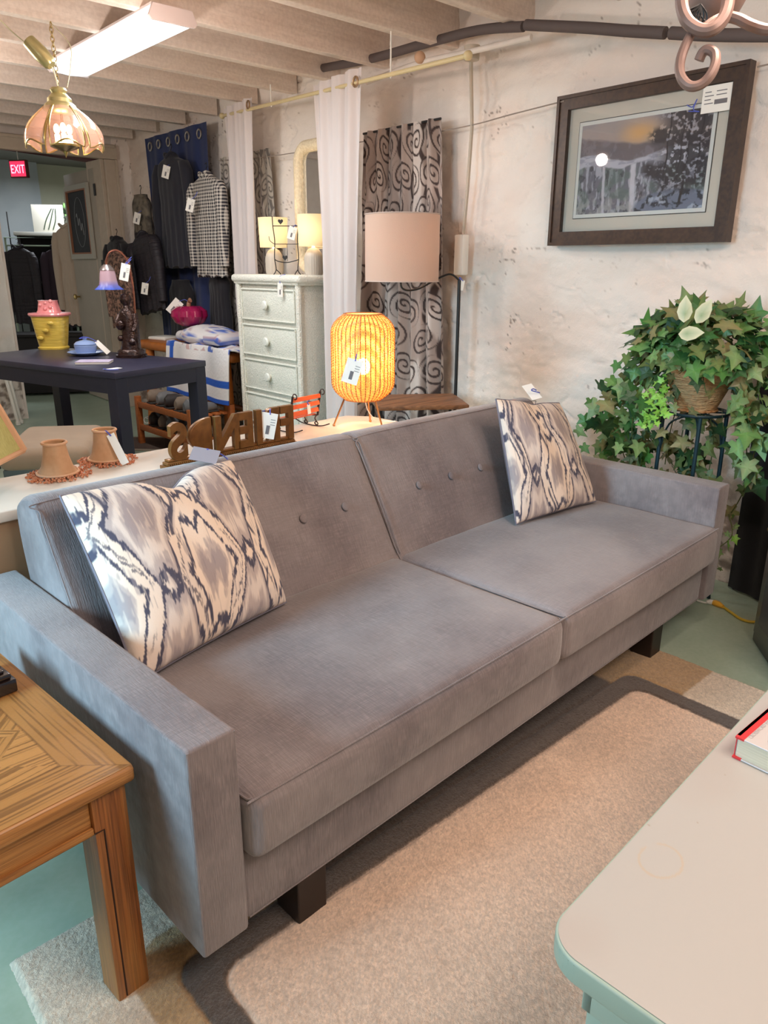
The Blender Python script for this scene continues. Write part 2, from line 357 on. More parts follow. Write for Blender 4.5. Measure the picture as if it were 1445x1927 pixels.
def cushion(x0, x1, seed):
    b = MB(); y0, y1, z0, z1 = -.024, .60, .292, .432; cx, cy = (x0 + x1) / 2, (y0 + y1) / 2; hx, hy = (x1 - x0) / 2, (y1 - y0) / 2
    b.box((cx, cy, (z0 + z1) / 2), (x1 - x0, y1 - y0, z1 - z0), .026, seg=4)
    bmesh.ops.subdivide_edges(b.bm, edges=[e for e in b.bm.edges if e.calc_length() > .08], cuts=26, use_grid_fill=True)
    from mathutils import noise as nz
    for v in b.bm.verts:
        u = (v.co.x - cx) / hx; t = (v.co.y - cy) / hy; q = max(0, 1 - u * u) ** .6 * max(0, 1 - t * t) ** .6
        if v.co.z > z1 - .004: v.co.z += .012 * q + .0035 * nz.noise(v.co * 5 + Vector((seed, 0, 0))) * (q > 0) + .0022 * nz.noise(Vector((v.co.x * 4, v.co.y * 14, seed))) * q
        if v.co.y < y0 + .004: v.co.y -= .010 * max(0, 1 - u * u) ** .5 * sin(pi * min(1, max(0, (v.co.z - z0) / (z1 - z0))))
    return b
for k, (x0, x1) in enumerate(((W_ + .004, L_ / 2 - .003), (L_ / 2 + .003, L_ - W_ - .004))):
    b = cushion(x0, x1, k * 9.3); c = b.build('seat_cushion', SOFA, sofa)
    b = MB(); e = .013; zt = .4300; yf = -.024 + .006
    rr = .026
    b.tube(spline([(x0 + .003, .3, .4225), (x0 + .004, .03, .4235), (x0 + .012, yf + .008, .4255), (x0 + .04, yf, .4275), ((x0 + x1) / 2, yf - .003, .4295), (x1 - .04, yf, .4275), (x1 - .012, yf + .008, .4255), (x1 - .004, .03, .4235), (x1 - .003, .3, .4225)], 8), .0019, 6)
    b.build('piping', SOFA, c)
prof = [(.565, .385), (.60, .455), (.645, .54), (.70, .64), (.752, .725), (.785, .782), (.83, .790), (.885, .772), (.912, .735), (.905, .62), (.86, .42), (.80, .30), (.66, .30)]
for k, (x0, x1) in enumerate(((W_ + .003, L_ / 2 - .002), (L_ / 2 + .002, L_ - W_ - .003))):
    b = MB(); n = len(prof); NS = 24
    def pf(u, v, x0=x0, x1=x1):
        t = v; x = x0 + (x1 - x0) * t; edge = min(t, 1 - t) * (x1 - x0); s = 1 - .5 * max(0, 1 - edge / .018) ** 2 * .12
        return x
    rings = []
    pts = spline([(0, p[0], p[1]) for p in prof], 4, True); cy, cz = .76, .56
    xsn = [0, .003, .009, .02] + list(np.linspace(.05, (x1 - x0) - .05, 20)) + [(x1 - x0) - .02, (x1 - x0) - .009, (x1 - x0) - .003, (x1 - x0)]
    for xx in xsn:
        ed = min(xx, (x1 - x0) - xx); ins = .012 * max(0, 1 - ed / .02) ** 2
        t = xx / (x1 - x0); pf_ = .012 * max(0, 4 * t * (1 - t)) ** .7
        ring = []
        for p in pts:
            d = Vector((0, p.y - cy, p.z - cz)); ln = d.length; q = p - d * (ins / ln)
            if p.y < .76 and .40 < p.z < .76: q = q + Vector((0, -.8, .5)) * pf_ * sin(pi * (p.z - .40) / .36)
            ring.append(b.bm.verts.new((x0 + xx, q.y, q.z)))
        rings.append(ring)
    for A, B in zip(rings, rings[1:]):
        for j in range(len(A)): b.bm.faces.new((A[j], A[(j + 1) % len(A)], B[(j + 1) % len(A)], B[j]))
    b.bm.faces.new(rings[0][::-1]); b.bm.faces.new(rings[-1])
    bk = b.build('back_cushion', SOFA, sofa, sharp=50)
    b = MB(); b.tube(spline([(x0 + .004, .583, .44), (x0 + .003, .648, .56), (x0 + .003, .715, .675), (x0 + .006, .768, .76), (x0 + .03, .785, .782), ((x0 + x1) / 2, .785, .7855), (x1 - .03, .785, .782), (x1 - .006, .768, .76), (x1 - .003, .715, .675), (x1 - .003, .648, .56), (x1 - .004, .583, .44)], 8), .0018, 6)
    b.build('piping', SOFA, bk)
    for bx_ in ([.787, .952, .62] if k == 0 else [1.284, 1.446, 1.61, 1.78]):
        b = MB(); b.lathe([(0.0, .006), (.008, .0055), (.0125, .003), (.0135, 0), (.011, -.003), (0.0, -.004)], n=20)
        M = Matrix.Rotation(rad(58), 3, 'X'); t = (bx_ - x0) / (x1 - x0); of = .012 * max(0, 4 * t * (1 - t)) ** .7
        # face leans back: centre of the button line
        bmesh.ops.transform(b.bm, matrix=Matrix.Translation((bx_, .675 - .0 - of * .8, .606 + of * .5)) @ M.to_4x4(), verts=b.bm.verts); b.build('button', SOFA, bk)
LEGM = mat('dark_leg_wood', lin(38, 26, 22), .45, var=((40, 40, 6), .3, lin(20, 14, 12), 3))
for l in (.236, 1.79):
    for d in (.035, .80):
        zb = RUGZ - .003 if d < .1 and l < 2 else .001
        b = MB(); b.bx(l, l + .075, d, d + .075, zb, .142, .003); b.build('leg', LEGM, sofa, smooth=False)

# ------------------------------------------------------------ patterned pillows
def ikat(u, v, s=0, us=1., vs=1.):
    """u,v in 0..1 -> rgb : flame-stitched diamonds, feathered along v"""
    n = len(u); z0 = u * 0
    jag = (_h(np.floor(u * 190), z0, s) - .5) * .030 + (_h(np.floor(u * 75), z0, s + 1) - .5) * .035
    v2 = v + jag; u2 = u + .030 * (vn(u * 3, v * 5, s + 5) - .5) + .012 * np.sin(v * 11 + s)
    cream = lin(236, 216, 198); navy = lin(80, 78, 94); mauve = lin(176, 161, 158); pale = lin(220, 206, 196); grey = lin(148, 138, 142)
    c = full(n, cream)
    c = mixc(c, pale, .6 * ss(.5, .7, vn(u * 3.5, v * 3, s + 3)))
    fl = np.abs(np.mod(u2 * 6.6 * us + .16 * np.sin(v * 12 + s), 1) - .5); seg = vn(np.floor(u2 * 6.6 * us) * 2.3, v * 6, s + 22)
    c = mixc(c, mauve, .6 * ss(.17, .10, fl) * ss(.58, .68, seg)); c = mixc(c, navy, .95 * ss(.075, .045, fl) * ss(.45, .51, seg))
    for layer, (nx, ny, ox, oy, lim) in enumerate(((2.0, 1.25, .55, .05, .62), (2.0, 1.25, .05, .55, .50))):
        X = u2 * nx * us + ox; Y = v2 * ny * vs + oy; cx = X - np.round(X); cy = Y - np.round(Y); ax = np.abs(cx) * 2; ay = np.abs(cy) * 2
        w_ = np.maximum(0, 1 - np.abs(ax / .20 - 1)) * .34; d = ay * .78 - w_ * .8 + 1.05 * ax ** 1.25
        inner = ss(lim, lim - .05, d)
        c = mixc(c, cream if layer else pale, .9 * inner); c = mixc(c, mauve, .8 * inner * ss(lim * .62, lim * .80, d) * (1 - layer)); c = mixc(c, mauve, .8 * ss(lim * .45, lim * .3, d) * inner); c = mixc(c, grey, .6 * ss(lim * .2, lim * .1, d) * inner)
        c = mixc(c, navy, ss(.068, .042, np.abs(d - lim)))
        c = mixc(c, navy, .8 * ss(.030, .016, np.abs(d - lim - .24)) * ss(.45, .6, vn(u * 6, v * 4, s + 31 + layer)))
    st = vn(u * 120, v * 10, s + 4); c = mixc(c, grey, .55 * ss(.78, .9, st)); c = mixc(c, cream, .4 * ss(.22, .1, st))
    return c
def pillow(label, BL, BR, TR, TL, depth, seed, back, dip=.03, flip=False):
    BL, BR, TR, TL = [SW(*p) for p in (BL, BR, TR, TL)]
    ctr = (BL + BR + TR + TL) / 4; nrm = (BR - BL).cross(TL - BL).normalized()   # toward the viewer side
    if nrm.dot(Vector((0, 0, 1.3)) - ctr) < 0: nrm = -nrm
    base = ctr.copy(); base.z = min(BL.z, BR.z)
    t = thing('throw_pillow', label, 'pillow', base)
    N = 260
    def pt(u, v, side):
        p = (BL * (1 - u) + BR * u) * (1 - v) + (TL * (1 - u) + TR * u) * v
        a = 1 - (2 * u - 1) ** 2; c = 1 - (2 * v - 1) ** 2
        th = (max(a, 0) * max(c, 0)) ** .38 * depth
        # edges pulled inwards between the corners
        p = p + (ctr - p) * .025 * ((1 - a) * c + (1 - c) * a)
        p = p + (BL - TL) * dip * (v ** 4) * math.exp(-((u - .52) / .13) ** 2)
        wr = .004 * math.sin(u * 17 + v * 6 + seed) * a * c + .006 * math.sin(v * 11 - u * 8 + seed) * (1 - c) * a
        return p + nrm * (th * side + wr * side) - base
    me_cols = []
    for side, nm in ((1, 'front_panel'), (-.75, 'back_panel')):
        n = N if side > 0 else 40
        b = MB(); b.grid(lambda u, v: pt(u, v, side), n, n)
        if side > 0:
            uu = np.tile(np.linspace(0, 1, n), n); vv = np.repeat(np.linspace(0, 1, n), n)
            b.build(nm, VC, t, sharp=80, col=lambda co: ikat(uu, vv, seed))
        else: b.build(nm, back, t, sharp=80, label='plain mauve grey reverse')
    b = MB(); ed = [pt(k / 30, 0, 1) for k in range(30)] + [pt(1, k / 30, 1) for k in range(30)] + [pt(1 - k / 30, 1, 1) for k in range(30)] + [pt(0, 1 - k / 30, 1) for k in range(30)]
    b.tube(ed, .0035, 6, close=True); b.build('piping', mat('pillow_piping', lin(120, 116, 128), .8), t)
    return t, base
PB = mat('pillow_back', lin(96, 84, 92), .85, sheen=.2)
t, pb = pillow('larger ikat pillow at the left end of the sofa, cream with navy flame diamonds', (.140, .440, .450), (.612, .535, .450), (.630, .785, .790), (.128, .700, .812), .095, 1.0, PB, dip=.10)
tagcard(t, SW(.57, .80, .83) - pb, .075, .045, m=mat('grey_card', lin(150, 140, 146), .7), lab='grey backed price tag on a blue ribbon', tilt=.25, az=-2.2, pitch=-.9, rib=[SW(.585, .79, .822) - pb, SW(.60, .775, .812) - pb, SW(.61, .765, .80) - pb], txt=False)
t, pb = pillow('smaller-looking ikat pillow leaning in the far right corner of the sofa', (1.575, .475, .450), (2.015, .418, .450), (1.995, .60, .806), (1.625, .625, .862), .062, 5.0, PB, dip=.02)
tagcard(t, SW(1.93, .66, .855) - pb, .085, .042, tilt=1.2, az=-2.3, pitch=-1.0, rib=[SW(1.90, .655, .865) - pb, SW(1.88, .65, .862) - pb, SW(1.92, .64, .85) - pb], txt=False)
# ------------------------------------------------------------ oak end table
OAKV = lambda ax: None
def oak(name, sc, sc2, base=(178, 122, 66), dk=(116, 70, 34)):
    return mat(name, lin(*base), .38, spec=.5, var=[(sc, .75, lin(*dk), 3), (sc2, .35, lin(205, 150, 88), 3)], bump=[(sc, .15, 2)])
OAKX = oak('oak_grain_x', (7, 340, 340), (2, 30, 30)); OAKY = oak('oak_grain_y', (340, 7, 340), (30, 2, 30)); OAKZ = oak('oak_grain_z', (300, 300, 6), (25, 25, 2), (162, 98, 48), (98, 54, 26))
def oakcol(co):
    x, y = co[:, 0], co[:, 1]; n = len(x)
    # mitred border with a parquetry field
    w_ = .085; X0, X1, Y0, Y1 = -.62, .0, .0, .60
    dx = np.minimum(x - X0, X1 - x); dy = np.minimum(y - Y0, Y1 - y); border = np.minimum(dx, dy) < w_
    alongx = dy < dx
    def grain(a, c, s): g = fbm(a * 5, c * 250, s, 2); return ss(.36, .52, g)
    gb = np.where(alongx, grain(x, y, 1), grain(y, x, 2))
    px, py = (x - X0 - w_), (y - Y0 - w_); s = .15; i = np.floor(px / s); j = np.floor(py / s); fx = px / s - i - .5; fy = py / s - j - .5
    tri = np.abs(fx) > np.abs(fy); ang = np.where(tri, .45, -.45) * np.where(np.mod(i + j, 2) > .5, 1, -1) + np.where(np.sign(fx + fy) > 0, .35, -.35)
    a = px * np.cos(ang) + py * np.sin(ang); c_ = -px * np.sin(ang) + py * np.cos(ang); gf = grain(a + i * 3.1 + tri * 7, c_ + j * 2.3, 5)
    g = np.where(border, gb, gf); c = full(n, lin(166, 112, 58)); tone = np.where(border, 0, .5 * (_h(i * 2 + tri, j * 3 + (np.sign(fx + fy) > 0), 3)))
    c = mixc(c, lin(196, 136, 76), tone); c = mixc(c, lin(104, 64, 30), g * .75)
    c = mixc(c, lin(150, 104, 60), np.where(border & ~alongx, .25, 0.))
    line = np.minimum(np.abs(np.minimum(dx, dy) - w_), np.where(border, np.abs(dx - dy) , 9)); c = mixc(c, lin(96, 58, 28), .5 * ss(.0022, .001, line)); return c
et = thing('end_table', 'golden oak end table with parquetry top against the left sofa arm', 'table', (.396, 1.066, 0), .088)
OT = mat('oak_parquetry', (1, 1, 1), .35, attr=True, spec=.5, bump=[(120, .05, 2)])
b = MB(); b.grid(lambda u, v: Vector((-.62 + .62 * u, .60 * v, .500)), 460, 440)
b.build('tabletop_veneer', OT, et, col=oakcol)
b = MB(); b.bx(-.622, .003, -.004, .604, .468, .4995, .008, 3); b.build('tabletop', OAKX, et)
for (x, y, sx_, sy_) in ((-.072, .012, 1, 1), (-.60, .012, 1, 1), (-.072, .53, 1, 1), (-.60, .53, 1, 1)):
    z0 = .013 if (x > -.3 and y < .3) else .001
    b = MB(); b.bx(x, x + .062, y, y + .062, z0, .468, .004); lg = b.build('leg', OAKZ, et)
    b = MB(); b.tube([(x + .016, y - .0004, .02), (x + .016, y - .0004, .395), (x - .0, y - .0004, .395)], .0016, 5)
    b.build('groove', mat('dark_groove', lin(50, 28, 16), .8), lg)
for (x0, x1, y0, y1, m_) in ((-.54, -.072, .02, .045, OAKX), (-.54, -.072, .555, .58, OAKX), (-.045, -.02, .074, .53, OAKY), (-.60, -.575, .074, .53, OAKY)):
    b = MB(); b.bx(x0, x1, y0, y1, .385, .468, .003)
    if y1 - y0 < .1: b.bx(x0, x1, y0 - .006, y0 + .001, .392, .405, .002)
    b.build('apron', m_, et)
bxo = thing('lacquer_box', 'dark lacquered box standing on the oak end table', 'box', (0.2810, 1.4150, 0.5020), .12)
b = MB(); b.bx(-.10, .0, -.0, .13, 0, .028, .003); b.build('body', mat('dark_lacquer', lin(30, 18, 16), .2, coat=.5), bxo)
b = MB(); b.bx(-.095, -.006, .005, .125, .028, .04, .004).bx(-.085, -.015, .015, .115, .04, .046, .002); b.build('lid', _m['dark_lacquer'], bxo)
bxo.location = (0.3280, 1.4320, 0.5010)

# ------------------------------------------------------------ white coffee table at lower right
MINT = mat('mint_paint', lin(172, 184, 166), .5, var=[(8, .25, lin(158, 172, 154), 3)], bump=[(12, .05, 2)])
def mintcol(co):
    x, y = co[:, 0], co[:, 1]; n = len(x); c = full(n, lin(178, 174, 168))
    c = mixc(c, lin(174, 164, 156), .5 * ss(.45, .65, fbm(x * 4, y * 4, 2))); 
    r = np.hypot((x - .23) / 1.25, (y + .052)) ; c = mixc(c, lin(190, 160, 120), .4 * ss(.0022, .0008, np.abs(r - .027 - .002 * fbm(x * 40, y * 40))) * ss(.35, .5, vn(x * 40, y * 40, 4)))
    sp = fbm(x * 70, y * 70, 7, 2); c = mixc(c, lin(150, 125, 100), .6 * ss(.715, .73, sp)); return c
ct = thing('coffee_table', 'off-white painted table with mint edge and rounded corners in the right foreground', 'table', (.628, .400, 0), .058)
def rrect(x0, x1, y0, y1, r, n=10):
    o = []
    for cx, cy, a in ((x1 - r, y1 - r, 0), (x0 + r, y1 - r, pi / 2), (x0 + r, y0 + r, pi), (x1 - r, y0 + r, 1.5 * pi)):
        for k in range(n + 1): o.append((cx + r * cos(a + pi / 2 * k / n), cy + r * sin(a + pi / 2 * k / n)))
    return o
TT = mat('cream_tabletop', (1, 1, 1), .4, attr=True, spec=.5)
b = MB(); pl = rrect(.004, 1.095, -.516, -.004, .05); 
def tt(u, v):
    x = .004 + u * 1.091; y = -.516 + v * .512; r = .05; cx = min(max(x, .004 + r), 1.095 - r); cy = min(max(y, -.516 + r), -.004 - r); d = math.hypot(x - cx, y - cy)
    m_ = max(abs(x - cx), abs(y - cy))
    if d > 1e-9 and x != cx and y != cy: k = m_ / d; x = cx + (x - cx) * k; y = cy + (y - cy) * k
    return Vector((x, y, .5005))
b.grid(tt, 420, 220); b.build('top_surface', TT, ct, col=mintcol)
b = MB(); b.prism(rrect(0, 1.10, -.52, 0, .055), 'z', .464, .4998, .005); b.build('tabletop', MINT, ct)
# worn chips on the rounded corner
b = MB(); b.ball((.006, -.075, .487), .004, (.3, 1.4, .9)).ball((.004, -.092, .482), .003, (.3, 1.2, 1)).ball((.004, -.062, .478), .0025, (.3, 1, 1)); b.build('paint_chip', mat('chip', lin(52, 84, 78), .8), ct)
for x, y in ((.05, -.10), (1.0, -.10), (.05, -.47), (1.0, -.47)):
    b = MB(); b.bx(x, x + .05, y, y + .05, .0155, .464, .004); b.build('leg', MINT, ct)
b = MB(); b.bx(.045, 1.055, -.06, -.045, .38, .464, .002).bx(.045, 1.055, -.475, -.46, .38, .464, .002).bx(.045, .06, -.475, -.045, .38, .464, .002).bx(1.04, 1.055, -.475, -.045, .38, .464, .002); b.build('apron', MINT, ct)
bk = thing('hardcover_book', 'thick white hardcover book with a red spine band on the off-white table', 'book', (1.1710, 0.3970, 0.5010), -.02)
RED = mat('red_cloth', lin(214, 52, 56), .5); COV = mat('white_cover', lin(198, 190, 186), .35, coat=.2); PG = mat('book_pages', lin(226, 214, 190), .8, var=((5, 5, 700), .5, lin(190, 176, 150), 2))
H = .042
b = MB(); b.bx(.004, .235, -.158, -.003, .003, H - .003, .0); b.build('pages', PG, bk, smooth=False)
b = MB(); b.bx(-.0, .24, -.161, 0, 0, .003, .001).bx(-.0, .24, -.161, 0, H - .003, H, .001).bx(.006, .234, -.004, 0, 0, H, .001); b.build('cover', COV, bk, smooth=False)
b = MB(); b.bx(-.0006, .2406, -.014, .0006, H - .0035, H + .0004).bx(.006, .234, -.0046, .0008, -.0, H + .0004).bx(-.0006, .2406, -.014, .0006, .0, .0034); b.build('spine_band', RED, bk, smooth=False)
def text(s, size, loc, rot, m_, parent, name='lettering', ext=.0003, align='LEFT', off=0, sx=1):
    cu = bpy.data.curves.new('t', 'FONT'); cu.body = s; cu.size = size; cu.extrude = ext; cu.offset = off; cu.align_x = align
    o = bpy.data.objects.new('t', cu); C.objects.link(o); dg = bpy.context.evaluated_depsgraph_get(); me = bpy.data.meshes.new_from_object(o.evaluated_get(dg)); bpy.data.objects.remove(o)
    me.materials.clear(); me.materials.append(m_); q = bpy.data.objects.new(name, me); C.objects.link(q); q.parent = parent; q.location = loc; q.rotation_euler = rot; q.scale = (sx, 1, 1); return q
GL = mat('grey_lettering', lin(178, 168, 166), .5)
text('CROSSWORD MASTER', .0095, (.012, -.021, H + .0003), (0, 0, 0), GL, bk)
b = MB(); b.tube(spline([(.018 + .009 * k, -.048 + (.006 if k % 2 else -.004), H + .0006) for k in range(9)], 4), .0007, 5); b.build('scribble_mark', INK, bk)
b = MB(); b.lathe([(.0, .0003), (.0032, .0003), (.0032, 0)], (.145, -.008, H + .0004), 12).lathe([(.0, .0003), (.0028, .0003), (.0028, 0)], (.152, -.006, H + .0004), 12).lathe([(.0, .0003), (.0015, .0003), (.0015, 0)], (.125, -.008, H + .0004), 10); b.build('spine_mark', WHITE, bk)

# ------------------------------------------------------------ long white console behind the sofa and what stands on it
CON = mat('cream_console_top', lin(226, 214, 200), .45, var=[(5, .3, lin(212, 198, 184), 3)]); TAN = mat('tan_console_body', lin(170, 128, 92), .6, var=(6, .3, lin(150, 110, 78), 3))
cs = thing('console_table', 'long low cream-topped console with a tan body behind the sofa', 'console table', (.46, 1.925, 0), .060)
b = MB(); b.prism([(-.9, 0), (1.535, 0), (1.535, .24), (1.47, .325), (-.9, .325)], 'z', .69, .72, .004); b.build('top', CON, cs)
b = MB(); b.bx(-.88, 1.50, .012, .30, .02, .69, .004); b.build('body', TAN, cs)
FABS = mat('peach_lampshade', lin(214, 170, 130), .8, var=[(60, .25, lin(190, 140, 100), 3)], sheen=.2, translucent=.15)
BEADM = mat('amber_beads', lin(214, 120, 76), .15, trans=.3, var=(200, .6, lin(236, 180, 140), 2))
def small_shade(label, loc, r0, r1, h, sides, seed):
    t = thing('beaded_lampshade', label, 'lampshade', loc, .3, 'pair of small beaded lampshades on the console')
    fr = (lambda a, z: 1 - .05 * (1 - math.cos((a * sides) % (2 * pi))) * .5) if sides else None
    prof = [(r1 * 1.0, .012), (r1 * .92, .02), (r1 * .80, h * .3), (r1 * .66, h * .6), (r0, h * .93), (r0 * 1.02, h)]
    b = MB(); b.lathe(prof, n=48, fr=fr); b.lathe([(p[0] - .003, p[1]) for p in prof], n=48, fr=fr); b.build('shade', FABS, t, sharp=60)
    b = MB()
    for rr_, z in ((r1, .012), (r0 * 1.02, h)): b.tube([(rr_ * cos(a), rr_ * sin(a), z) for a in np.linspace(0, 2 * pi, 40, endpoint=False)], .0038, 6, close=True)
    b.build('trim_band', mat('peach_trim', lin(222, 176, 140), .8), t)
    b = MB(); rnd = random.Random(seed)
    for k in range(230):
        a = rnd.uniform(0, 2 * pi); q = r1 + rnd.random() ** 1.3 * .035; b.ball((q * cos(a), q * sin(a), .0035 + rnd.random() * .006 * (1 - (q - r1) / .04)), .0035, n=6)
    fr_ = b.build('bead_fringe', BEADM, t); props(fr_, 'amber glass bead fringe', kind='stuff')
    b = MB()
    for a in (0, 2.1, 4.2): b.tube([(0, 0, h - .008), (r0 * cos(a), r0 * sin(a), h - .002)], .0015, 5)
    b.build('spider_fitting', BRASS, t)
    return t
l1 = (0.6960, 2.1700, 0.7200); l2 = (0.8710, 2.2390, 0.7200)
small_shade('nearer of the two small peach lampshades, ringed with amber beads', l1, .032, .056, .098, 6, 1)
t = small_shade('peach bead-fringed lampshade with a long white tag, the one nearer the wooden word sign', l2, .033, .056, .100, 0, 2)
tagcard(t, (-.012, -.04, .093), .024, .10, tilt=-.42, az=-2.2 - .3, pitch=-.25, rib=[(-.018, -.030, .103), (-.012, -.015, .097)], txt=False)
# FRIENDS sign, seen from behind
SGN = mat('gilded_wood', lin(128, 84, 40), .38, metal=.35, var=[(40, .5, lin(84, 50, 24), 4), (9, .3, lin(166, 118, 62), 3)], bump=[(60, .1, 3)])
A = Vector((0.9530, 2.0150, 0.7200)); B = Vector((1.4490, 2.0460, 0.7200)); d = B - A; az = math.atan2(d.y, d.x)
sg = thing('word_sign', 'gilded wooden FRIENDS word sign seen from behind on the console', 'sign', tuple((A + B) / 2 + Vector((.0, .015, 0))), az + pi)
Ls = d.length
b = MB(); b.bx(-Ls / 2, Ls / 2, -.022, .022, 0, .012, .003).bx(-Ls / 2 + .006, Ls / 2 - .006, -.016, .016, .012, .022, .003).bx(-Ls / 2 + .012, Ls / 2 - .012, -.013, .013, .022, .030, .003)
for k in range(70): b.ball((-Ls / 2 + .01 + k * (Ls - .02) / 69, .0185, .015), .003, n=6)
b.build('plinth', SGN, sg)
xs_ = {'F': -.43, 'R': -.295, 'I': -.195, 'E': -.09, 'N': .05, 'D': .225, 'S': .40}
for ch, fx in xs_.items():
    hgt = .112 + .0 * abs(fx)
    if ch == 'D':
        b = MB(); pts = [(-.035, .0)] + [(-.035 + .082 * sin(a), .054 - .054 * cos(a)) for a in np.linspace(.25, pi - .25, 16)] + [(-.035, .108)]
        b.prism([(fx * Ls + p[0], .03 + p[1]) for p in pts], 'y', -.009, .009, .003); b.build('letter', SGN, sg); continue
    q = text(ch, .150, (fx * Ls, .009, .030), (pi / 2, 0, 0), SGN, sg, 'letter', .009, 'CENTER', off=.0055, sx=.84)
    q.data.set_sharp_from_angle(angle=rad(30))
tagcard(sg, (-.135, .028, .125), .052, .085, tilt=.22, az=2.0 - (az + pi) + .25 + 2.05, rib=[(-.14, .02, .135), (-.16, .005, .128), (-.12, .004, .13)])
# little rocking bench
OR = mat('orange_slats', lin(226, 104, 62), .45, var=((6, 60, 60), .3, lin(190, 76, 44), 3))
A = Vector((1.5790, 2.2070, 0.7200)); B = Vector((1.6630, 2.1970, 0.7200))
mb = thing('miniature_bench', 'miniature orange-slatted rocking bench with black iron scrolls, on the console', 'ornament', tuple((A + B) / 2 + Vector((-.01, .03, 0))), .20)
w2 = .075
for sx_ in (-w2, w2):
    fr_ = MB()
    fr_.tube([(sx_, -.012, .045), (sx_, -.018, .085), (sx_, -.028, .135)], .0045, 6)
    sp = [(sx_, -.028 + .010 * cos(a) - .010, .135 + .010 * sin(a)) for a in np.linspace(0, 5, 14)]; fr_.tube(sp, .0022, 5)
    fr_.tube(spline([(sx_, -.012, .085), (sx_, .02, .092), (sx_, .045, .082), (sx_, .042, .07), (sx_, .032, .074)], 5), .0024, 5)
    fr_.tube(spline([(sx_, -.012, .045), (sx_, .02, .042), (sx_, .055, .045)], 5), .003, 5)
    for yy in (-.008, .045): fr_.tube(spline([(sx_, yy, .045), (sx_, yy + .01, .03), (sx_, yy - .004, .012), (sx_, yy + .002, .006), (sx_, yy + .012, .012), (sx_, yy + .006, .018)], 6), .0024, 5)
    fr_.tube(spline([(sx_, -.07, .018), (sx_, -.03, .005), (sx_, .02, .0025), (sx_, .07, .006), (sx_, .11, .020)], 6), .0024, 5)
    fr_.build('iron_frame', IRON, mb)
for k in range(3):
    b = MB(); b.box((0, -.0165 - .005 * k, .068 + .026 * k), (2 * w2, .005, .016), .001); b.build('back_slat', OR, mb)
for k in range(3):
    b = MB(); b.box((0, .004 + .02 * k, .048), (2 * w2, .014, .004), .001); b.build('seat_slat', OR, mb)
tagcard(mb, (-.0, -.035, .098), .014, .036, tilt=-.1, az=-1.75, txt=False, rib=[(.0, -.03, .106), (.02, -.022, .11)])
# rattan lamp
rl = thing('rattan_table_lamp', 'glowing woven rattan lamp on thin brass legs at the far end of the console', 'lamp', (1.82, 2.125, .7205), 0)
RAT = mat('rattan', lin(240, 206, 140), .6, var=(90, .35, lin(214, 160, 92), 2), translucent=.6)
def rr(z):  # profile of the shade
    h0, h1 = .105, .415; t = (z - h0) / (h1 - h0); a = abs(2 * t - 1); return .067 + (.116 - .067) * (1 - max(0, (a - .55) / .45) ** 2.4)
b = MB(); NR = 66
for k in range(NR):
    z = .107 + .306 * k / (NR - 1); ph = k % 2
    b.tube([((rr(z) + .0014 * math.cos(a * 20 + ph * pi)) * cos(a), (rr(z) + .0014 * math.cos(a * 20 + ph * pi)) * sin(a), z) for a in np.linspace(0, 2 * pi, 80, endpoint=False)], .0017, 5, close=True)
props(b.build('woven_shade', RAT, rl), 'glowing woven rattan shade')
b = MB()
for k in range(40):
    a = 2 * pi * k / 40; b.tube([((rr(z) + .001) * cos(a), (rr(z) + .001) * sin(a), z) for z in np.linspace(.106, .414, 22)], .0021, 5)
for z in (.106, .414): b.tube([((rr(z)) * cos(a), rr(z) * sin(a), z) for a in np.linspace(0, 2 * pi, 48, endpoint=False)], .004, 6, close=True)
b.build('ribs', mat('rattan_ribs', lin(190, 120, 58), .6), rl)
for k, (fx, fy) in enumerate(((-.083, .075), (.075, .045), (.03, -.075))):
    b = MB(); b.tube([(fx * .62, fy * .62, .108), (fx, fy, .004)], .0035, 6).ball((fx, fy, .004), .0055, n=8); b.build('leg', mat('copper_leg', lin(196, 140, 90), .3, metal=1), rl)
b = MB(); b.ball((0, 0, .225), .026, (1, 1, 1.2), 16); b.build('bulb', mat('bulb_glow', (1, .85, .6), .5, emit=((1, .72, .38), 60)), rl)
b = MB(); b.lathe([(.012, .105), (.012, .19), (.009, .20)], n=12, cap=True).tube([(-.067, 0, .108), (.067, 0, .108)], .002, 5).tube([(0, -.067, .108), (0, .067, .108)], .002, 5); b.build('socket', BRASS, rl)
light('POINT', (1.82, 2.125, .985), 11, (1, .74, .42), .03, name='rattan_bulb_light')
b = MB(); b.tube(spline([(.0, -.01, .11), (.03, .01, .06), (.07, .02, .02), (.115, .03, .002), (.15, -.02, .0025)], 6), .0022, 6); b.build('cord', WHITE, rl, label='white power cord')
tagcard(rl, (-.098, -.075, .265), .058, .088, tilt=.30, az=-2.35, rib=[(-.085, -.07, .30), (-.072, -.062, .36), (-.045, -.04, .412)])
# big shade at left edge
bs = thing('panelled_lampshade', 'large peach and lime panelled lampshade cut by the left edge of the photo', 'lampshade', (0.4040, 1.9790, 0.8000), .0)
LIME = mat('lime_pleats', lin(196, 194, 128), .8, var=((300, 300, 8), .5, lin(168, 166, 98), 2))
def shade4(w0, w1, h, e): return None
b = MB(); hw, tw, h = .122, .035, .32
b.grid(lambda u, v: Vector((((hw + (tw - hw) * v) * (2 * u - 1)), -(hw + (tw - hw) * v), h * v)), 10, 10)
b.grid(lambda u, v: Vector((((hw + (tw - hw) * v) * (2 * u - 1)), (hw + (tw - hw) * v), h * v)), 10, 10)
b.grid(lambda u, v: Vector(((hw + (tw - hw) * v), ((hw + (tw - hw) * v) * (2 * u - 1)), h * v)), 10, 10)
b.grid(lambda u, v: Vector((-(hw + (tw - hw) * v), ((hw + (tw - hw) * v) * (2 * u - 1)), h * v)), 10, 10)
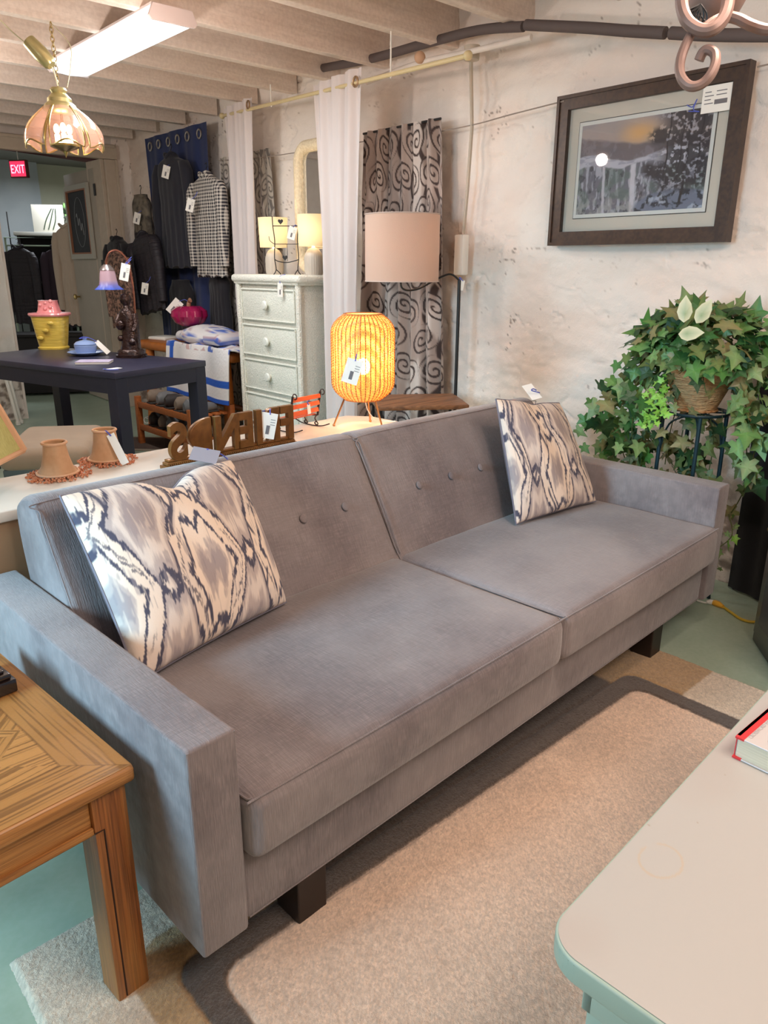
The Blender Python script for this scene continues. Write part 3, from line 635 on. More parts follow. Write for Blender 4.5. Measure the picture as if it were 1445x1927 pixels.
b.build('shade', LIME, bs)
b = MB()
for z, q in ((0, hw), (h, tw)): b.tube([(q, -q, z), (q, q, z), (-q, q, z), (-q, -q, z)], .008, 6, close=True)
for sx_, sy_ in ((1, 1), (1, -1), (-1, 1), (-1, -1)): b.tube([(sx_ * hw, sy_ * hw, 0), (sx_ * tw, sy_ * tw, h)], .011, 6)
b.build('trim_band', _m['peach_trim'], bs)
b = MB(); b.lathe([(.033, -.0795), (.033, -.07), (.010, -.05), (.010, .28)], n=20, cap=True); b.build('lamp_foot', BRASS, bs)
bs.rotation_euler = (0, 0, -.74); bs.location = (.45, 2.20, .80)
# ------------------------------------------------------------ framed painting on the stone wall
PY0, PY1, PZ0, PZ1 = 1.3785, 2.2279, 1.3961, 2.0172
pc = (WX((PY0 + PY1) / 2, .025), (PY0 + PY1) / 2, PZ0)
pt_ = thing('framed_picture', 'winter waterfall print in a wide dark bronze frame hung on the white stone wall', 'picture', pc, WROT)
PW, PH = PY1 - PY0, PZ1 - PZ0
FRM = mat('bronze_frame', lin(66, 47, 38), .38, metal=.15, var=[(22, .55, lin(42, 31, 28), 4), (60, .2, lin(100, 74, 48), 3)])
def mitre(b, w, h, t, y0, y1, cz):
    for (p, q, r, s_) in (((-w / 2, -h / 2), (w / 2, -h / 2), (w / 2 - t, -h / 2 + t), (-w / 2 + t, -h / 2 + t)), ((w / 2, -h / 2), (w / 2, h / 2), (w / 2 - t, h / 2 - t), (w / 2 - t, -h / 2 + t)), ((w / 2, h / 2), (-w / 2, h / 2), (-w / 2 + t, h / 2 - t), (w / 2 - t, h / 2 - t)), ((-w / 2, h / 2), (-w / 2, -h / 2), (-w / 2 + t, -h / 2 + t), (-w / 2 + t, h / 2 - t))):
        b.prism([(a[0], a[1] + cz) for a in (p, q, r, s_)], 'y', y0, y1)
b = MB(); mitre(b, PW, PH, .058, -.020, .02, PH / 2); mitre(b, PW, PH, .014, -.027, -.02, PH / 2); mitre(b, PW - .09, PH - .09, .014, -.016, .0, PH / 2); b.build('frame', FRM, pt_, smooth=False)
b = MB(); b.bx(-PW / 2 + .05, PW / 2 - .05, .004, .008, .05, PH - .05); b.build('mat_board', mat('grey_green_mat', lin(226, 214, 198), .8), pt_, smooth=False)
b = MB(); w1, h1 = PW - .058 * 2 - .11, PH - .058 * 2 - .115
b.bx(-w1 / 2 - .003, w1 / 2 + .003, .002, .0035, PH / 2 - h1 / 2 - .003, PH / 2 + h1 / 2 + .003); b.build('mat_edge', mat('dark_inner_mat', lin(60, 54, 50), .7), pt_, smooth=False)
b = MB(); b.bx(-w1 / 2, w1 / 2, .0005, .0015, PH / 2 - h1 / 2, PH / 2 + h1 / 2); b.build('print_margin', WHITE, pt_, smooth=False)
def winter(u, v):
    n = len(u); asp = 1.55; x = u * asp; N = lambda s, a, b_=None, o=4: fbm(x * a, v * (b_ or a), s, o)
    c = full(n, lin(170, 158, 160)); c = mixc(c, lin(236, 184, 122), ss(.34, .0, np.hypot((u - .48) * 1.3, (v - .84) * 1.6)) * .95)
    c = mixc(c, lin(200, 176, 160), ss(.4, .7, N(1, 3, 9)) * .5)
    tl = .70 + .16 * np.clip(.45 - u, 0, 1) * 2 + .05 * N(2, 9) + .04 * ss(.5, .8, u)
    c = mixc(c, lin(112, 100, 106), ss(.02, -.02, v - tl) * .85)
    c = mixc(c, lin(150, 138, 144), ss(.45, .65, N(3, 22, 14)) * ss(.02, -.02, v - tl) * .6)
    hl = .60 + .05 * np.sin(u * 9 + 1) + .02 * N(4, 12); c = mixc(c, lin(206, 200, 208), ss(.012, -.012, v - hl)); c = mixc(c, lin(150, 146, 164), ss(.5, .62, N(5, 9, 26)) * ss(.012, -.012, v - hl) * .6)
    cl = .50 + .03 * np.sin(u * 14) + .03 * N(6, 14); k = ss(.012, -.012, v - cl); c = mixc(c, lin(112, 108, 118), k * .9)
    c = mixc(c, lin(206, 202, 212), k * ss(.50, .60, N(7, 34, 9)) * .7); c = mixc(c, lin(104, 122, 110), k * ss(.48, .60, N(8, 5)) * .6); c = mixc(c, lin(58, 54, 62), k * ss(.58, .66, N(21, 18, 12)) * .7)
    for (cx, wd, a) in ((.215, .016, .9), (.455, .028, 1)):
        q = np.abs(u - cx - .03 * (cl - v) + .006 * (vn(v * 20, v * 0, 3) - .5)); c = mixc(c, lin(224, 216, 222), k * a * ss(wd, wd * .4, q) * .9)
    c = mixc(c, lin(190, 184, 180), ss(.22, .0, v - .02 - .10 * N(9, 9) + .1 * np.abs(u - .35)) * .6 * ss(.4, .6, N(10, 20)))
    rk = ss(.02, -.01, np.hypot((u - .80) * .62, (v - .02)) - .19); c = mixc(c, lin(128, 132, 150), rk); c = mixc(c, lin(60, 58, 66), rk * ss(.5, .62, N(11, 16))); c = mixc(c, lin(196, 200, 214), rk * ss(.55, .66, N(12, 12)) * .8)
    for tx, wd, z0 in ((.70, .007, .2), (.845, .013, .06), (.80, .006, .3), (.93, .008, .3)):
        q = np.abs(u - tx - .02 * (v - .5) + .005 * np.sin(v * 20)); c = mixc(c, lin(52, 42, 44), ss(wd, wd * .5, q) * (v > z0))
    bl = fbm(x * 26, v * 30, 13, 4); env = ss(.30, .10, np.abs(u - .86)) * ss(.14, .28, v) + ss(.10, .02, np.hypot(u - .62, (v - .78) * .8)) * 1.1 + ss(.10, .03, np.abs(v - .42 + (u - .6) * .5)) * ss(.16, .06, np.abs(u - .64)) * 1.2
    c = mixc(c, lin(56, 46, 50), ss(.56, .50, bl) * np.clip(env, 0, 1) * .92); c = mixc(c, lin(196, 190, 200), ss(.60, .66, bl) * ss(.30, .15, np.abs(u - .86)) * .6 * ss(.1, .3, v))
    return c
nu, nv = 360, 250; w2_, h2_ = w1 - .03, h1 - .03
uu = np.tile(np.linspace(0, 1, nu), nv); vv = np.repeat(np.linspace(0, 1, nv), nu)
b = MB(); b.grid(lambda u, v: Vector(((u - .5) * w2_, -.0005, PH / 2 + (v - .5) * h2_)), nu, nv); b.build('print', VCP, pt_, col=lambda co: winter(uu, vv), label='winter landscape with waterfalls and dark pines')
GLZ = bpy.data.materials.new('picture_glass'); GLZ.use_nodes = True; nt = GLZ.node_tree; nt.nodes.clear()
o_ = nt.nodes.new('ShaderNodeOutputMaterial'); t_ = nt.nodes.new('ShaderNodeBsdfTransparent'); g_ = nt.nodes.new('ShaderNodeBsdfGlossy'); g_.inputs['Roughness'].default_value = .02; mx = nt.nodes.new('ShaderNodeMixShader'); fz = nt.nodes.new('ShaderNodeFresnel'); fz.inputs[0].default_value = 1.45
nt.links.new(fz.outputs[0], mx.inputs[0]); nt.links.new(t_.outputs[0], mx.inputs[1]); nt.links.new(g_.outputs[0], mx.inputs[2]); nt.links.new(mx.outputs[0], o_.inputs[0])
b = MB(); b.bx(-PW / 2 + .05, PW / 2 - .05, -.0105, -.0095, .05, PH - .05); b.build('glass_pane', GLZ, pt_, smooth=False)
tg = MB(); tg.bx(PW / 2 - .175, PW / 2 - .06, -.0125, -.0115, PH - .155, PH - .062); t = tg.build('price_tag', WHITE, pt_, smooth=False, label='white price tag stuck in the upper right corner')
b = MB(); b.bx(PW / 2 - .125, PW / 2 - .075, -.0132, -.0126, PH - .128, PH - .112)
for k in range(4): b.bx(PW / 2 - .165, PW / 2 - .14 + .01 * (k % 2), -.0131, -.0126, PH - .085 - .013 * k, PH - .082 - .013 * k)
for k in range(2): b.bx(PW / 2 - .12, PW / 2 - .08, -.0131, -.0126, PH - .085 - .013 * k, PH - .082 - .013 * k)
b.build('printing', mat('tag_print', lin(110, 108, 112), .7), t, smooth=False)
b = MB(); b.tube(spline([(PW / 2 - .235, -.012, PH - .115), (PW / 2 - .21, -.014, PH - .125), (PW / 2 - .195, -.014, PH - .100), (PW / 2 - .205, -.014, PH - .135), (PW / 2 - .18, -.013, PH - .145), (PW / 2 - .225, -.013, PH - .138)], 6), .0018, 5); b.build('ribbon', RIB, t)
# ------------------------------------------------------------ ivy on its stand behind the right arm
px, py = 2.80, 1.30
ST = mat('teal_black_iron', lin(34, 58, 66), .4, metal=.4)
st = thing('plant_stand', 'teal-black iron plant stand behind the right sofa arm', 'plant stand', (px, py, 0))
b = MB(); b.tube([(.12 * cos(a), .12 * sin(a), .775) for a in np.linspace(0, 2 * pi, 36, endpoint=False)], .006, 6, close=True)
for k in range(3): a = k * 2.1; b.tube([(.12 * cos(a), .12 * sin(a), .775), (-.12 * cos(a), -.12 * sin(a), .775)], .004, 6)
b.build('tray_ring', ST, st)
for k in range(4):
    a = -2.53 + k * pi / 2; p = lambda r, z, da=0: (r * cos(a + da), r * sin(a + da), z)
    b = MB(); b.tube(spline([p(.115, .775), p(.118, .5), p(.12, .25), p(.15, .002)], 6), .008, 8); b.tube(spline([p(.116, .60), p(.09, .72), p(.02, .758)], 6), .004, 6); b.build('leg', ST, st)
pl_ = thing('potted_ivy', 'big bushy ivy with trailing vines in a square-sided wicker basket on the iron stand', 'plant', (px, py, .782))
BASK = mat('wicker_basket', lin(206, 164, 116), .7, var=((20, 20, 220), .6, lin(150, 106, 70), 2), bump=[((60, 60, 200), .8, 2)])
b = MB(); b.lathe([(.070, 0), (.078, .02), (.108, .09), (.142, .165), (.150, .175), (.142, .18), (.132, .165), (.06, .03), (.0, .03)], n=72, fr=lambda a, z: 1 + .015 * sin(a * 36) * (1 if int(z * 80) % 2 else -1)); b.build('basket', BASK, pl_)
b = MB()
for z, r in ((.003, .074), (.176, .150), (.168, .147)): b.tube([((r + .003 * sin(a * 18)) * cos(a), (r + .003 * sin(a * 18)) * sin(a), z) for a in np.linspace(0, 2 * pi, 120, endpoint=False)], .005, 6, close=True)
b.build('basket_rim', mat('wicker_rim', lin(170, 122, 78), .7), pl_)
LF = mat('ivy_leaf', (1, 1, 1), .42, attr=True, spec=.5, translucent=.18, bump=[(60, .15, 3)])
rnd = random.Random(11)
LEAF = [(0, -.02), (.20, -.22), (.46, -.16), (.34, .12), (.62, .40), (.30, .46), (.20, .62), (0, 1.05), (-.20, .62), (-.30, .46), (-.62, .40), (-.34, .12), (-.46, -.16), (-.20, -.22)]
class Leaves:
    def __init__(s): s.v = []; s.f = []; s.c = []
    def leaf(s, p, d, nrm, size, col, shape=LEAF, edgec=None):
        d = d.normalized(); nrm = (nrm - d * nrm.dot(d)).normalized(); x = d.cross(nrm)
        k = len(s.v); N_ = len(shape); cup = rnd.uniform(.05, .28); tw = rnd.uniform(-.15, .15)
        s.v.append(p + d * size * .35 - nrm * size * .02); s.c.append([c * 1.12 for c in col])
        for (a, b_) in shape:
            dep = -cup * abs(a) ** 1.3 * size - .18 * max(0, b_ - .4) ** 2 * size + tw * a * size
            s.v.append(p + x * a * size * .9 + d * b_ * size + nrm * dep); s.c.append(edgec or [c * rnd.uniform(.72, 1.0) for c in col])
        for i in range(N_): s.f.append((k, k + 1 + i, k + 1 + (i + 1) % N_))
    def build(s, name, m, parent):
        me = bpy.data.meshes.new(name); me.from_pydata([tuple(v) for v in s.v], [], s.f); me.materials.append(m)
        c = np.ones((len(s.v), 4)); c[:, :3] = np.array(s.c); at = me.color_attributes.new('Col', 'FLOAT_COLOR', 'POINT'); at.data.foreach_set('color', c.ravel())
        o = bpy.data.objects.new(name, me); C.objects.link(o); o.parent = parent; return o
GR = [lin(62, 108, 56), lin(84, 136, 66), lin(112, 154, 86), lin(56, 88, 52), lin(132, 160, 102), lin(116, 132, 76), lin(146, 142, 96)]
LG = lin(150, 206, 88)
lv = Leaves(); vines = MB(); cen = Vector((0, 0, .17)); camd = Vector((-2.8, -1.3, .35)).normalized()
def rdir(zmin): 
    while 1:
        v = Vector((rnd.gauss(0, 1), rnd.gauss(0, 1), rnd.gauss(0, 1))).normalized()
        if v.z > zmin: return v
def clampwall(p):
    # the wall is .28 behind the stand
    if p.x > .20: p.x = .20 - rnd.random() * .03
    if p.z < -.15 and p.x < -.10: p.x = -.10 + rnd.random() * .04   # clear of the sofa arm
    return p
for k in range(430):
    v = rdir(-.05); q = Vector((v.x * .20, v.y * .27, v.z * .20)); rr_ = rnd.uniform(.72, 1.08); p = clampwall(cen + Vector((0, 0, .02)) + q * rr_)
    d = (v * .5 + Vector((rnd.gauss(0, .5), rnd.gauss(0, .5), -.35 + rnd.gauss(0, .4)))); nn = (v + Vector((0, 0, .5)) + camd * .5 + Vector((rnd.gauss(0, .35), rnd.gauss(0, .35), 0)))
    lv.leaf(p, d, nn, rnd.uniform(.045, .088), rnd.choice(GR))
# hanging side vines
def vine(pts, n, s0, s1, cols, spread=.05):
    sp = spline([Vector(p) for p in pts], 10); vines.tube(sp, .0022, 5)
    for k in range(n):
        p = sp[rnd.randrange(len(sp))] + Vector((rnd.gauss(0, spread * .6), rnd.gauss(0, spread), rnd.gauss(0, spread))); p = clampwall(p)
        d = Vector((rnd.gauss(0, .5), rnd.gauss(0, .7), -1 + rnd.gauss(0, .5))); nn = camd + Vector((rnd.gauss(0, .5), rnd.gauss(0, .5), rnd.gauss(.2, .4)))
        lv.leaf(p, d, nn, rnd.uniform(s0, s1), rnd.choice(cols))
vine([(-.05, .13, .2), (-.10, .26, .1), (-.06, .34, -.05), (-.02, .42, -.16)], 46, .045, .085, GR, .045)
vine([(-.05, .12, .2), (-.12, .22, .05), (-.08, .27, -.12), (-.04, .25, -.24)], 60, .04, .08, GR, .05)
vine([(-.08, .10, .18), (-.14, .17, .0), (-.09, .20, -.15), (-.08, .17, -.26)], 50, .035, .075, GR, .045)
vine([(-.02, .05, .1), (.02, .10, -.1), (.05, .12, -.25)], 40, .04, .08, [GR[3], GR[5], GR[6]], .06)
vine([(-.08, .04, .2), (-.15, .07, .08), (-.15, .09, -.02)], 16, .03, .06, GR, .03)
vine([(-.05, -.12, .2), (-.08, -.20, .1), (-.05, -.22, -.02), (-.03, -.21, -.14)], 26, .045, .085, GR[2:], .035)
vine([(-.02, -.13, .2), (.0, -.25, .12), (.02, -.30, .02)], 26, .045, .08, GR, .05)
vine([(-.08, -.05, .2), (-.15, -.08, .15), (-.15, -.10, .09)], 8, .035, .06, GR, .03)
vine([(.0, .02, .0), (.04, .06, -.12), (.08, .05, -.24), (.08, .04, -.32)], 26, .045, .085, [GR[3], GR[5], GR[0], GR[6]], .05)
vine([(.0, -.05, .0), (.06, -.06, -.12), (.10, -.04, -.28)], 16, .045, .08, [GR[3], GR[5], GR[6]], .04)
vine([(-.05, -.16, .1), (-.03, -.24, -.02), (.0, -.24, -.14), (.02, -.22, -.22)], 16, .06, .10, GR[2:], .03)
vine([(.05, -.10, .1), (.08, -.17, -.1), (.10, -.19, -.28), (.09, -.15, -.42)], 7, .04, .07, GR[4:], .03)
# light young tips
for (cy_, cz_, cx_) in ((.06, .07, -.16), (.10, .05, -.16), (.05, -.01, -.17), (.09, -.04, -.17), (.12, .0, -.16), (.06, .10, -.16)):
    for k in range(8): lv.leaf(Vector((cx_ + rnd.gauss(0, .008), cy_ + rnd.gauss(0, .02), cz_ + rnd.gauss(0, .018))), Vector((rnd.gauss(0, .5), rnd.gauss(0, .8), rnd.gauss(-.3, .6))), camd + Vector((0, 0, rnd.gauss(0, .4))), rnd.uniform(.018, .036), LG)
OV = [(0, 0), (.22, .15), (.34, .42), (.26, .75), (0, 1.1), (-.26, .75), (-.34, .42), (-.22, .15)]
for (y_, z_, dy, dz) in ((-.015, .335, .02, 1), (-.06, .335, -.55, 1), (-.00, .295, -1, .12)):
    lv.leaf(Vector((-.215, y_, z_)), Vector((-.05, dy, dz)), camd, .085, lin(150, 170, 128), OV, list(lin(226, 222, 186)))
# a low sprig by the arm's front
vine([(.06, -.16, -.40), (.02, -.20, -.47), (-.02, -.15, -.55), (-.03, -.17, -.60)], 12, .02, .045, [LG, GR[2], GR[4]], .015)
lf = lv.build('foliage', LF, pl_); vines.build('vine_stems', mat('vine_stem', lin(84, 92, 48), .7), pl_)
# ------------------------------------------------------------ black draped panel and dark cabinet at the right edge
BLK = mat('black_cloth', lin(20, 18, 22), .95, sheen=.15, bump=[(25, .2, 3)])
bp_ = thing('black_curtain', 'black cloth hanging beside the ivy at the right edge', 'curtain', (3.045, 1.17, 0))
b = MB(); Dv = Vector((-.13, -.42, 0)); nn_ = Vector((-.42, .13, 0)).normalized() * -1
def blk(u, v, s=0):
    p = Dv * u + Vector((.0, 0, .012 + .95 * v)); w_ = (.008 * sin(u * 22 + .6 * sin(v * 3)) + .004 * sin(u * 9 + v * 5)) * min(1, u * 4); return p + Vector((-.9, .3, 0)) * (w_ + s)
b.grid(lambda u, v: blk(u, v), 70, 24); b.grid(lambda u, v: blk(u, v, -.01), 70, 24); b.build('drape', BLK, bp_)
b = MB(); b.tube([blk(0, 1, -.005), blk(1, 1, -.005)], .008, 8); b.build('top_rail', BLACKM, bp_)
for u_ in (.03, .97):
    b = MB(); q = blk(u_, 0, -.022); b.tube([(q.x, q.y, .001), (q.x, q.y, .96)], .006, 8); b.build('post', BLACKM, bp_)
cb = thing('dark_cabinet', 'dark mahogany cabinet corner at the right edge of the photo', 'cabinet', (2.655, .905, 0), math.atan2(-.62, -.78) )
MAH = mat('mahogany', lin(44, 26, 26), .3, var=((4, 30, 30), .5, lin(24, 14, 16), 3), coat=.3)
b = MB(); b.bx(0, .42, 0, .34, .001, .78, .006); b.build('body', MAH, cb)
b = MB(); b.bx(.03, .39, -.012, -.0, .05, .74, .004); d_ = b.build('door', MAH, cb)
b = MB(); b.bx(.075, .345, -.0145, -.012, .10, .69); b.build('door_panel', mat('dark_panel', lin(58, 46, 46), .2), d_, smooth=False)
b = MB(); b.ball((.06, -.024, .45), .011, n=12); b.build('knob', BRASS, d_)
# yellow extension cord
YC = mat('yellow_cord', lin(206, 176, 60), .45)
ec = thing('extension_cord', 'yellow extension cord with a translucent plug on the green floor right of the sofa', 'cord', (2.8430, 1.1090, 0.0000))
O_ = Vector((2.8430, 1.1090, 0.0000)); z_ = Vector((0, 0, .006))
b = MB(); b.tube(spline([Vector(p) - O_ + z_ for p in ((2.8430, 1.1020, 0.0000), (2.8120, 1.0520, 0.0000), (2.7820, 0.9980, 0.0000), (2.7950, 0.9560, 0.0000), (2.8660, 0.9410, 0.0000), (2.9510, 0.9610, 0.0000), (3.0010, 0.9950, 0.0000), (3.0630, 1.0080, 0.0000))], 8), .0055, 8); b.build('cable', YC, ec)
b = MB(); b.tube([Vector(p) - O_ + z_ + Vector((0, 0, .004)) for p in ((2.8400, 1.1450, 0.0000), (2.8410, 1.1300, 0.0000), (2.8380, 1.1130, 0.0000), (2.8310, 1.0930, 0.0000))], [.008, .013, .013, .007], 10); b.build('socket_end', mat('amber_plastic', lin(226, 170, 60), .3), ec)
b = MB(); b.tube(spline([Vector(p) - O_ + z_ for p in ((2.8400, 1.1450, 0.0000), (2.8190, 1.1700, 0.0000), (2.8230, 1.2220, 0.0000), (2.8480, 1.2690, 0.0000))], 6), .004, 8); b.tube([Vector(p) - O_ + z_ + Vector((0, 0, .004)) for p in ((2.8240, 1.1590, 0.0000), (2.8370, 1.1480, 0.0000), (2.8420, 1.1370, 0.0000))], [.006, .011, .010], 10); b.build('plug', WHITE, ec, label='white plug and lead')
# ------------------------------------------------------------ wall and ceiling fittings
INS = mat('grey_pipe_foam', lin(96, 84, 82), .8, bump=[(30, .2, 2)])
def pipes(name, label, segs, r, m_, cat='pipe'):
    P0 = Vector(segs[0][0]); t = thing(name, label, cat, P0)
    for s_ in segs:
        b = MB(); b.tube(spline([Vector(p) - P0 for p in s_], 6), r, 12); b.build('pipe_length', m_, t)
    return t
pipes('insulated_pipe', 'dark grey foam-lagged pipe running along the top of the stone wall', [[(3.0384, 3.8924, 2.3991), (3.0280, 3.4485, 2.3706), (3.0184, 3.0335, 2.3637), (3.0101, 2.6749, 2.3513), (3.0038, 2.4040, 2.3125)], [(2.9932, 2.3813, 2.3122), (2.9860, 2.0705, 2.2405), (2.9813, 1.8668, 2.1892), (2.9774, 1.6981, 2.1492)], [(2.9769, 1.6758, 2.1449), (2.9725, 1.4880, 2.1018), (2.9671, 1.2580, 2.0575)]], .022, INS)
b = MB(); 
cn = thing('conduit', 'thin beige conduit running down the stone wall to a white outlet box', 'conduit', (3.0623, 2.7704, 2.2830))
O_ = Vector((3.0623, 2.7704, 2.2830))
b = MB(); b.tube([Vector(p) - O_ for p in ((3.0570, 2.7588, 2.2801), (3.0564, 2.7336, 1.9543), (3.0568, 2.7480, 1.6898), (3.0572, 2.7657, 1.4633))], .009, 8); b.build('conduit_pipe', mat('beige_metal', lin(190, 176, 158), .5), cn)
b = MB(); q = Vector((3.0523, 2.7709, 1.3593)) - O_; b.box(q, (.05, .06, .20), .006, rot=None); b.build('outlet_box', WHITE, cn)
b = MB(); q = Vector((3.0313, 2.7288, 2.2707)) - O_; b.lathe([(.0, -.03), (.035, -.03), (.038, .03), (.0, .03)], q, 24); b.build('junction_box', mat('beige_metal', (1, 1, 1)), cn)
wc = thing('wall_cable', 'thin grey cable sagging along the stone wall above the picture', 'cable', (3.0691, 2.2045, 2.0001)); O_ = Vector((3.0691, 2.2045, 2.0001))
b = MB(); b.tube(spline([Vector(p) - O_ for p in ((3.1097, 5.2410, 2.0343), (3.0958, 4.6424, 1.9994), (3.0810, 4.0045, 1.9870), (3.0691, 3.4958, 1.9793), (3.0591, 3.0617, 1.9626), (3.0512, 2.7226, 1.9642), (3.0559, 2.4961, 1.9806), (3.0539, 2.1935, 1.9966))], 6), .003, 6); b.tube([Vector(p) - O_ for p in ((3.0293, 1.3521, 1.9866), (3.0283, 1.3061, 1.9889))], .003, 6); b.build('cable', mat('grey_cable', lin(150, 136, 126), .6), wc)
wp = pipes('water_pipe', 'thin white-painted pipe just under the ceiling above the curtain rod', [[(2.9675, 3.4231, 2.2436), (2.9578, 3.0075, 2.2656), (2.9495, 2.6490, 2.2520), (2.9619, 2.3236, 2.2492)]], .013, PAINT)
b = MB(); q = Vector((2.9373, 2.9873, 2.2821)) - Vector((2.9675, 3.4231, 2.2436)); b.ball(q, .028, (1, 1, 1), 16); b.build('cord_coil', mat('coil', lin(200, 160, 130), .7), wp)
# fluorescent fixture
FX = thing('fluorescent_light', 'long white wrap-around fluorescent fixture under the ceiling beams', 'ceiling light', (1.80, 3.95, 2.345), -.01)
LENS = mat('lit_lens', (.9, .95, 1), .4, emit=((.82, .94, 1), 1.15))
b = MB(); b.prism([(-.085, -.003), (.085, -.003), (.105, -.045), (.095, -.055), (0, -.066), (-.095, -.055), (-.105, -.045)], 'y', -.61, .60, .003); b.build('lens', LENS, FX)
b = MB(); b.prism([(-.09, .0), (.09, .0), (.112, -.048), (.10, -.062), (-.10, -.062), (-.112, -.048)], 'y', -.625, -.61); b.build('end_cap', mat('fixture_metal', lin(206, 190, 186), .5), FX); b = MB(); b.prism([(-.09, .0), (.09, .0), (.112, -.048), (.10, -.062), (-.10, -.062), (-.112, -.048)], 'y', .60, .615); b.build('end_cap', mat('fixture_metal', lin(206, 190, 186), .5), FX)
b = MB(); b.bx(-.09, .09, -.61, .60, -.003, .006); b.build('housing', mat('fixture_metal', (1, 1, 1)), FX, smooth=False)
light('AREA', (1.80, 3.95, 2.26), 20, (.86, .95, 1), (.2, 1.2), (1.80, 3.95, 0), name='fluorescent_glow')
# brass and glass pendant
pd = thing('pendant_lamp', 'brass pendant with six etched smoky glass petals hanging by a chain at upper left', 'lamp', (1.395, 3.66, 1.80))
GP = mat('smoky_glass', lin(228, 182, 166), .08, alpha=.38, spec=.9)
K = lambda z: z - 1.80
BR2 = mat('pale_brass', lin(196, 184, 132), .3, metal=.8)
b = MB(); b.lathe([(.0, .235), (.03, .232), (.036, .222), (.030, .212), (.036, .205), (.05, .19), (.052, .175), (.065, .165), (.072, .145), (.06, .135), (.03, .13)], n=32, cap=True); b.build('crown', BR2, pd)
b = MB(); b.lathe([(.0, -.045), (.006, -.03), (.012, -.02), (.045, -.008), (.062, .0), (.064, .008), (.05, .012), (.0, .014)], n=32); b.build('bottom_finial', BRASS, pd)
b = MB(); b.tube([(0, 0, .01), (0, 0, .14)], .006, 8); b.build('stem', BRASS, pd)
for k in range(6):
    a0 = 2 * pi * k / 6 + .25
    def petal(u, v, off=0):
        wd = .50 * (1 - .12 * v) ; ang = a0 + (u - .5) * 2 * wd * (1 if v < .15 else 1); r = .055 + .105 * math.sin(v * pi * .56) ** .9; z = .165 - .165 * v + .012 * math.cos((u - .5) * 2 * pi) * v; puff = 1 + .10 * math.cos((u - .5) * pi) * math.sin(v * pi * .8)
        return Vector(((r * puff + off) * cos(ang), (r * puff + off) * sin(ang), z))
    b = MB(); b.grid(lambda u, v: petal(u, v), 14, 16); g = b.build('glass_petal', GP, pd)
    b = MB(); ed = [petal(0, k_ / 14) for k_ in range(15)] + [petal(k_ / 10, 1) for k_ in range(1, 11)] + [petal(1, 1 - k_ / 14) for k_ in range(1, 15)]; b.tube(ed, .0035, 6); b.build('petal_rim', BRASS, g)
for k in range(3):
    a = k * 2.09 + .2; b = MB(); b.tube([(.03 * cos(a), .03 * sin(a), .012), (.03 * cos(a), .03 * sin(a), .05)], .011, 10).ball((.03 * cos(a), .03 * sin(a), .072), .013, (1, 1, 1.7), 12); b.build('candle_bulb', mat('warm_bulb', (1, .8, .6), .4, emit=((1, .66, .36), 7)), pd)
b = MB()
hk = Vector((1.489 - 1.395, 3.905 - 3.66, .545)); c0 = Vector((0, 0, .24))
for k in range(13):
    t0 = c0.lerp(hk, (k + .5) / 13); b.tube([t0 + (Vector((.008 * cos(a), 0, .014 * sin(a))) if k % 2 else Vector((0, .008 * cos(a), .014 * sin(a)))) for a in np.linspace(0, 2 * pi, 10, endpoint=False)], .002, 5, close=True)
b.build('chain', BRASS, pd)
b = MB(); b.tube(spline([c0, (-.02, .02, .33), (-.10, .14, .44), (-.16, .16, .50)], 8), .003, 6).tube(spline([c0 + Vector((.04, 0, 0)), (.08, .04, .33), (.12, .12, .44), hk], 8), .0022, 6)
b.build('lamp_cord', mat('cream_cord', lin(196, 186, 150), .5), pd)
b = MB(); b.lathe([(.0, .07), (.03, .066), (.034, .0), (.028, -.05), (.02, -.06), (0, -.06)], n=24); bmesh.ops.rotate(b.bm, cent=(0, 0, 0), matrix=Matrix.Rotation(-.6, 3, 'X') @ Matrix.Rotation(-.5, 3, 'Y'), verts=b.bm.verts); bmesh.ops.translate(b.bm, vec=(-.045, .03, .36), verts=b.bm.verts); b.build('canopy_cup', BR2, pd)
light('POINT', (1.395, 3.66, 1.86), 1.5, (1, .66, .4), .04, name='pendant_bulb_light')
# iron chandelier scrolls, upper right
CH = mat('taupe_iron', lin(150, 122, 112), .5, metal=.25, var=(30, .3, lin(120, 96, 90), 3))
ch = thing('chandelier', 'taupe scrolled iron chandelier reaching in at the upper right', 'chandelier', (1.1202, 0.5763, 1.6823)); O_ = Vector((1.1202, 0.5763, 1.6823))
def chs(pts, r, nm='scroll_arm'):
    b = MB(); b.tube(spline([Vector(p) - O_ for p in pts], 8), r, 10); b.build(nm, CH, ch)
chs([(1.0844, 0.6027, 1.6685), (1.0770, 0.5943, 1.6346), (1.0722, 0.5824, 1.6140), (1.0736, 0.5689, 1.6023), (1.0768, 0.5567, 1.5975), (1.0814, 0.5462, 1.5994), (1.0924, 0.5416, 1.6114), (1.1061, 0.5451, 1.6311), (1.1170, 0.5529, 1.6550), (1.1293, 0.5682, 1.6824)], .0085)
chs([(1.0818, 0.5760, 1.6034), (1.0696, 0.5784, 1.5836), (1.0598, 0.5781, 1.5632), (1.0508, 0.5711, 1.5450), (1.0483, 0.5606, 1.5323), (1.0495, 0.5502, 1.5272), (1.0544, 0.5399, 1.5301), (1.0590, 0.5327, 1.5395), (1.0667, 0.5320, 1.5535), (1.0743, 0.5381, 1.5668), (1.0752, 0.5474, 1.5734), (1.0743, 0.5547, 1.5721), (1.0731, 0.5587, 1.5627)], .0065)
chs([(1.1261, 0.5833, 1.6140), (1.1386, 0.5763, 1.6238), (1.1524, 0.5663, 1.6295), (1.1525, 0.5494, 1.6236), (1.1528, 0.5298, 1.6122), (1.1561, 0.5088, 1.6038), (1.1638, 0.4881, 1.6049), (1.1720, 0.4740, 1.6218)], .0075)
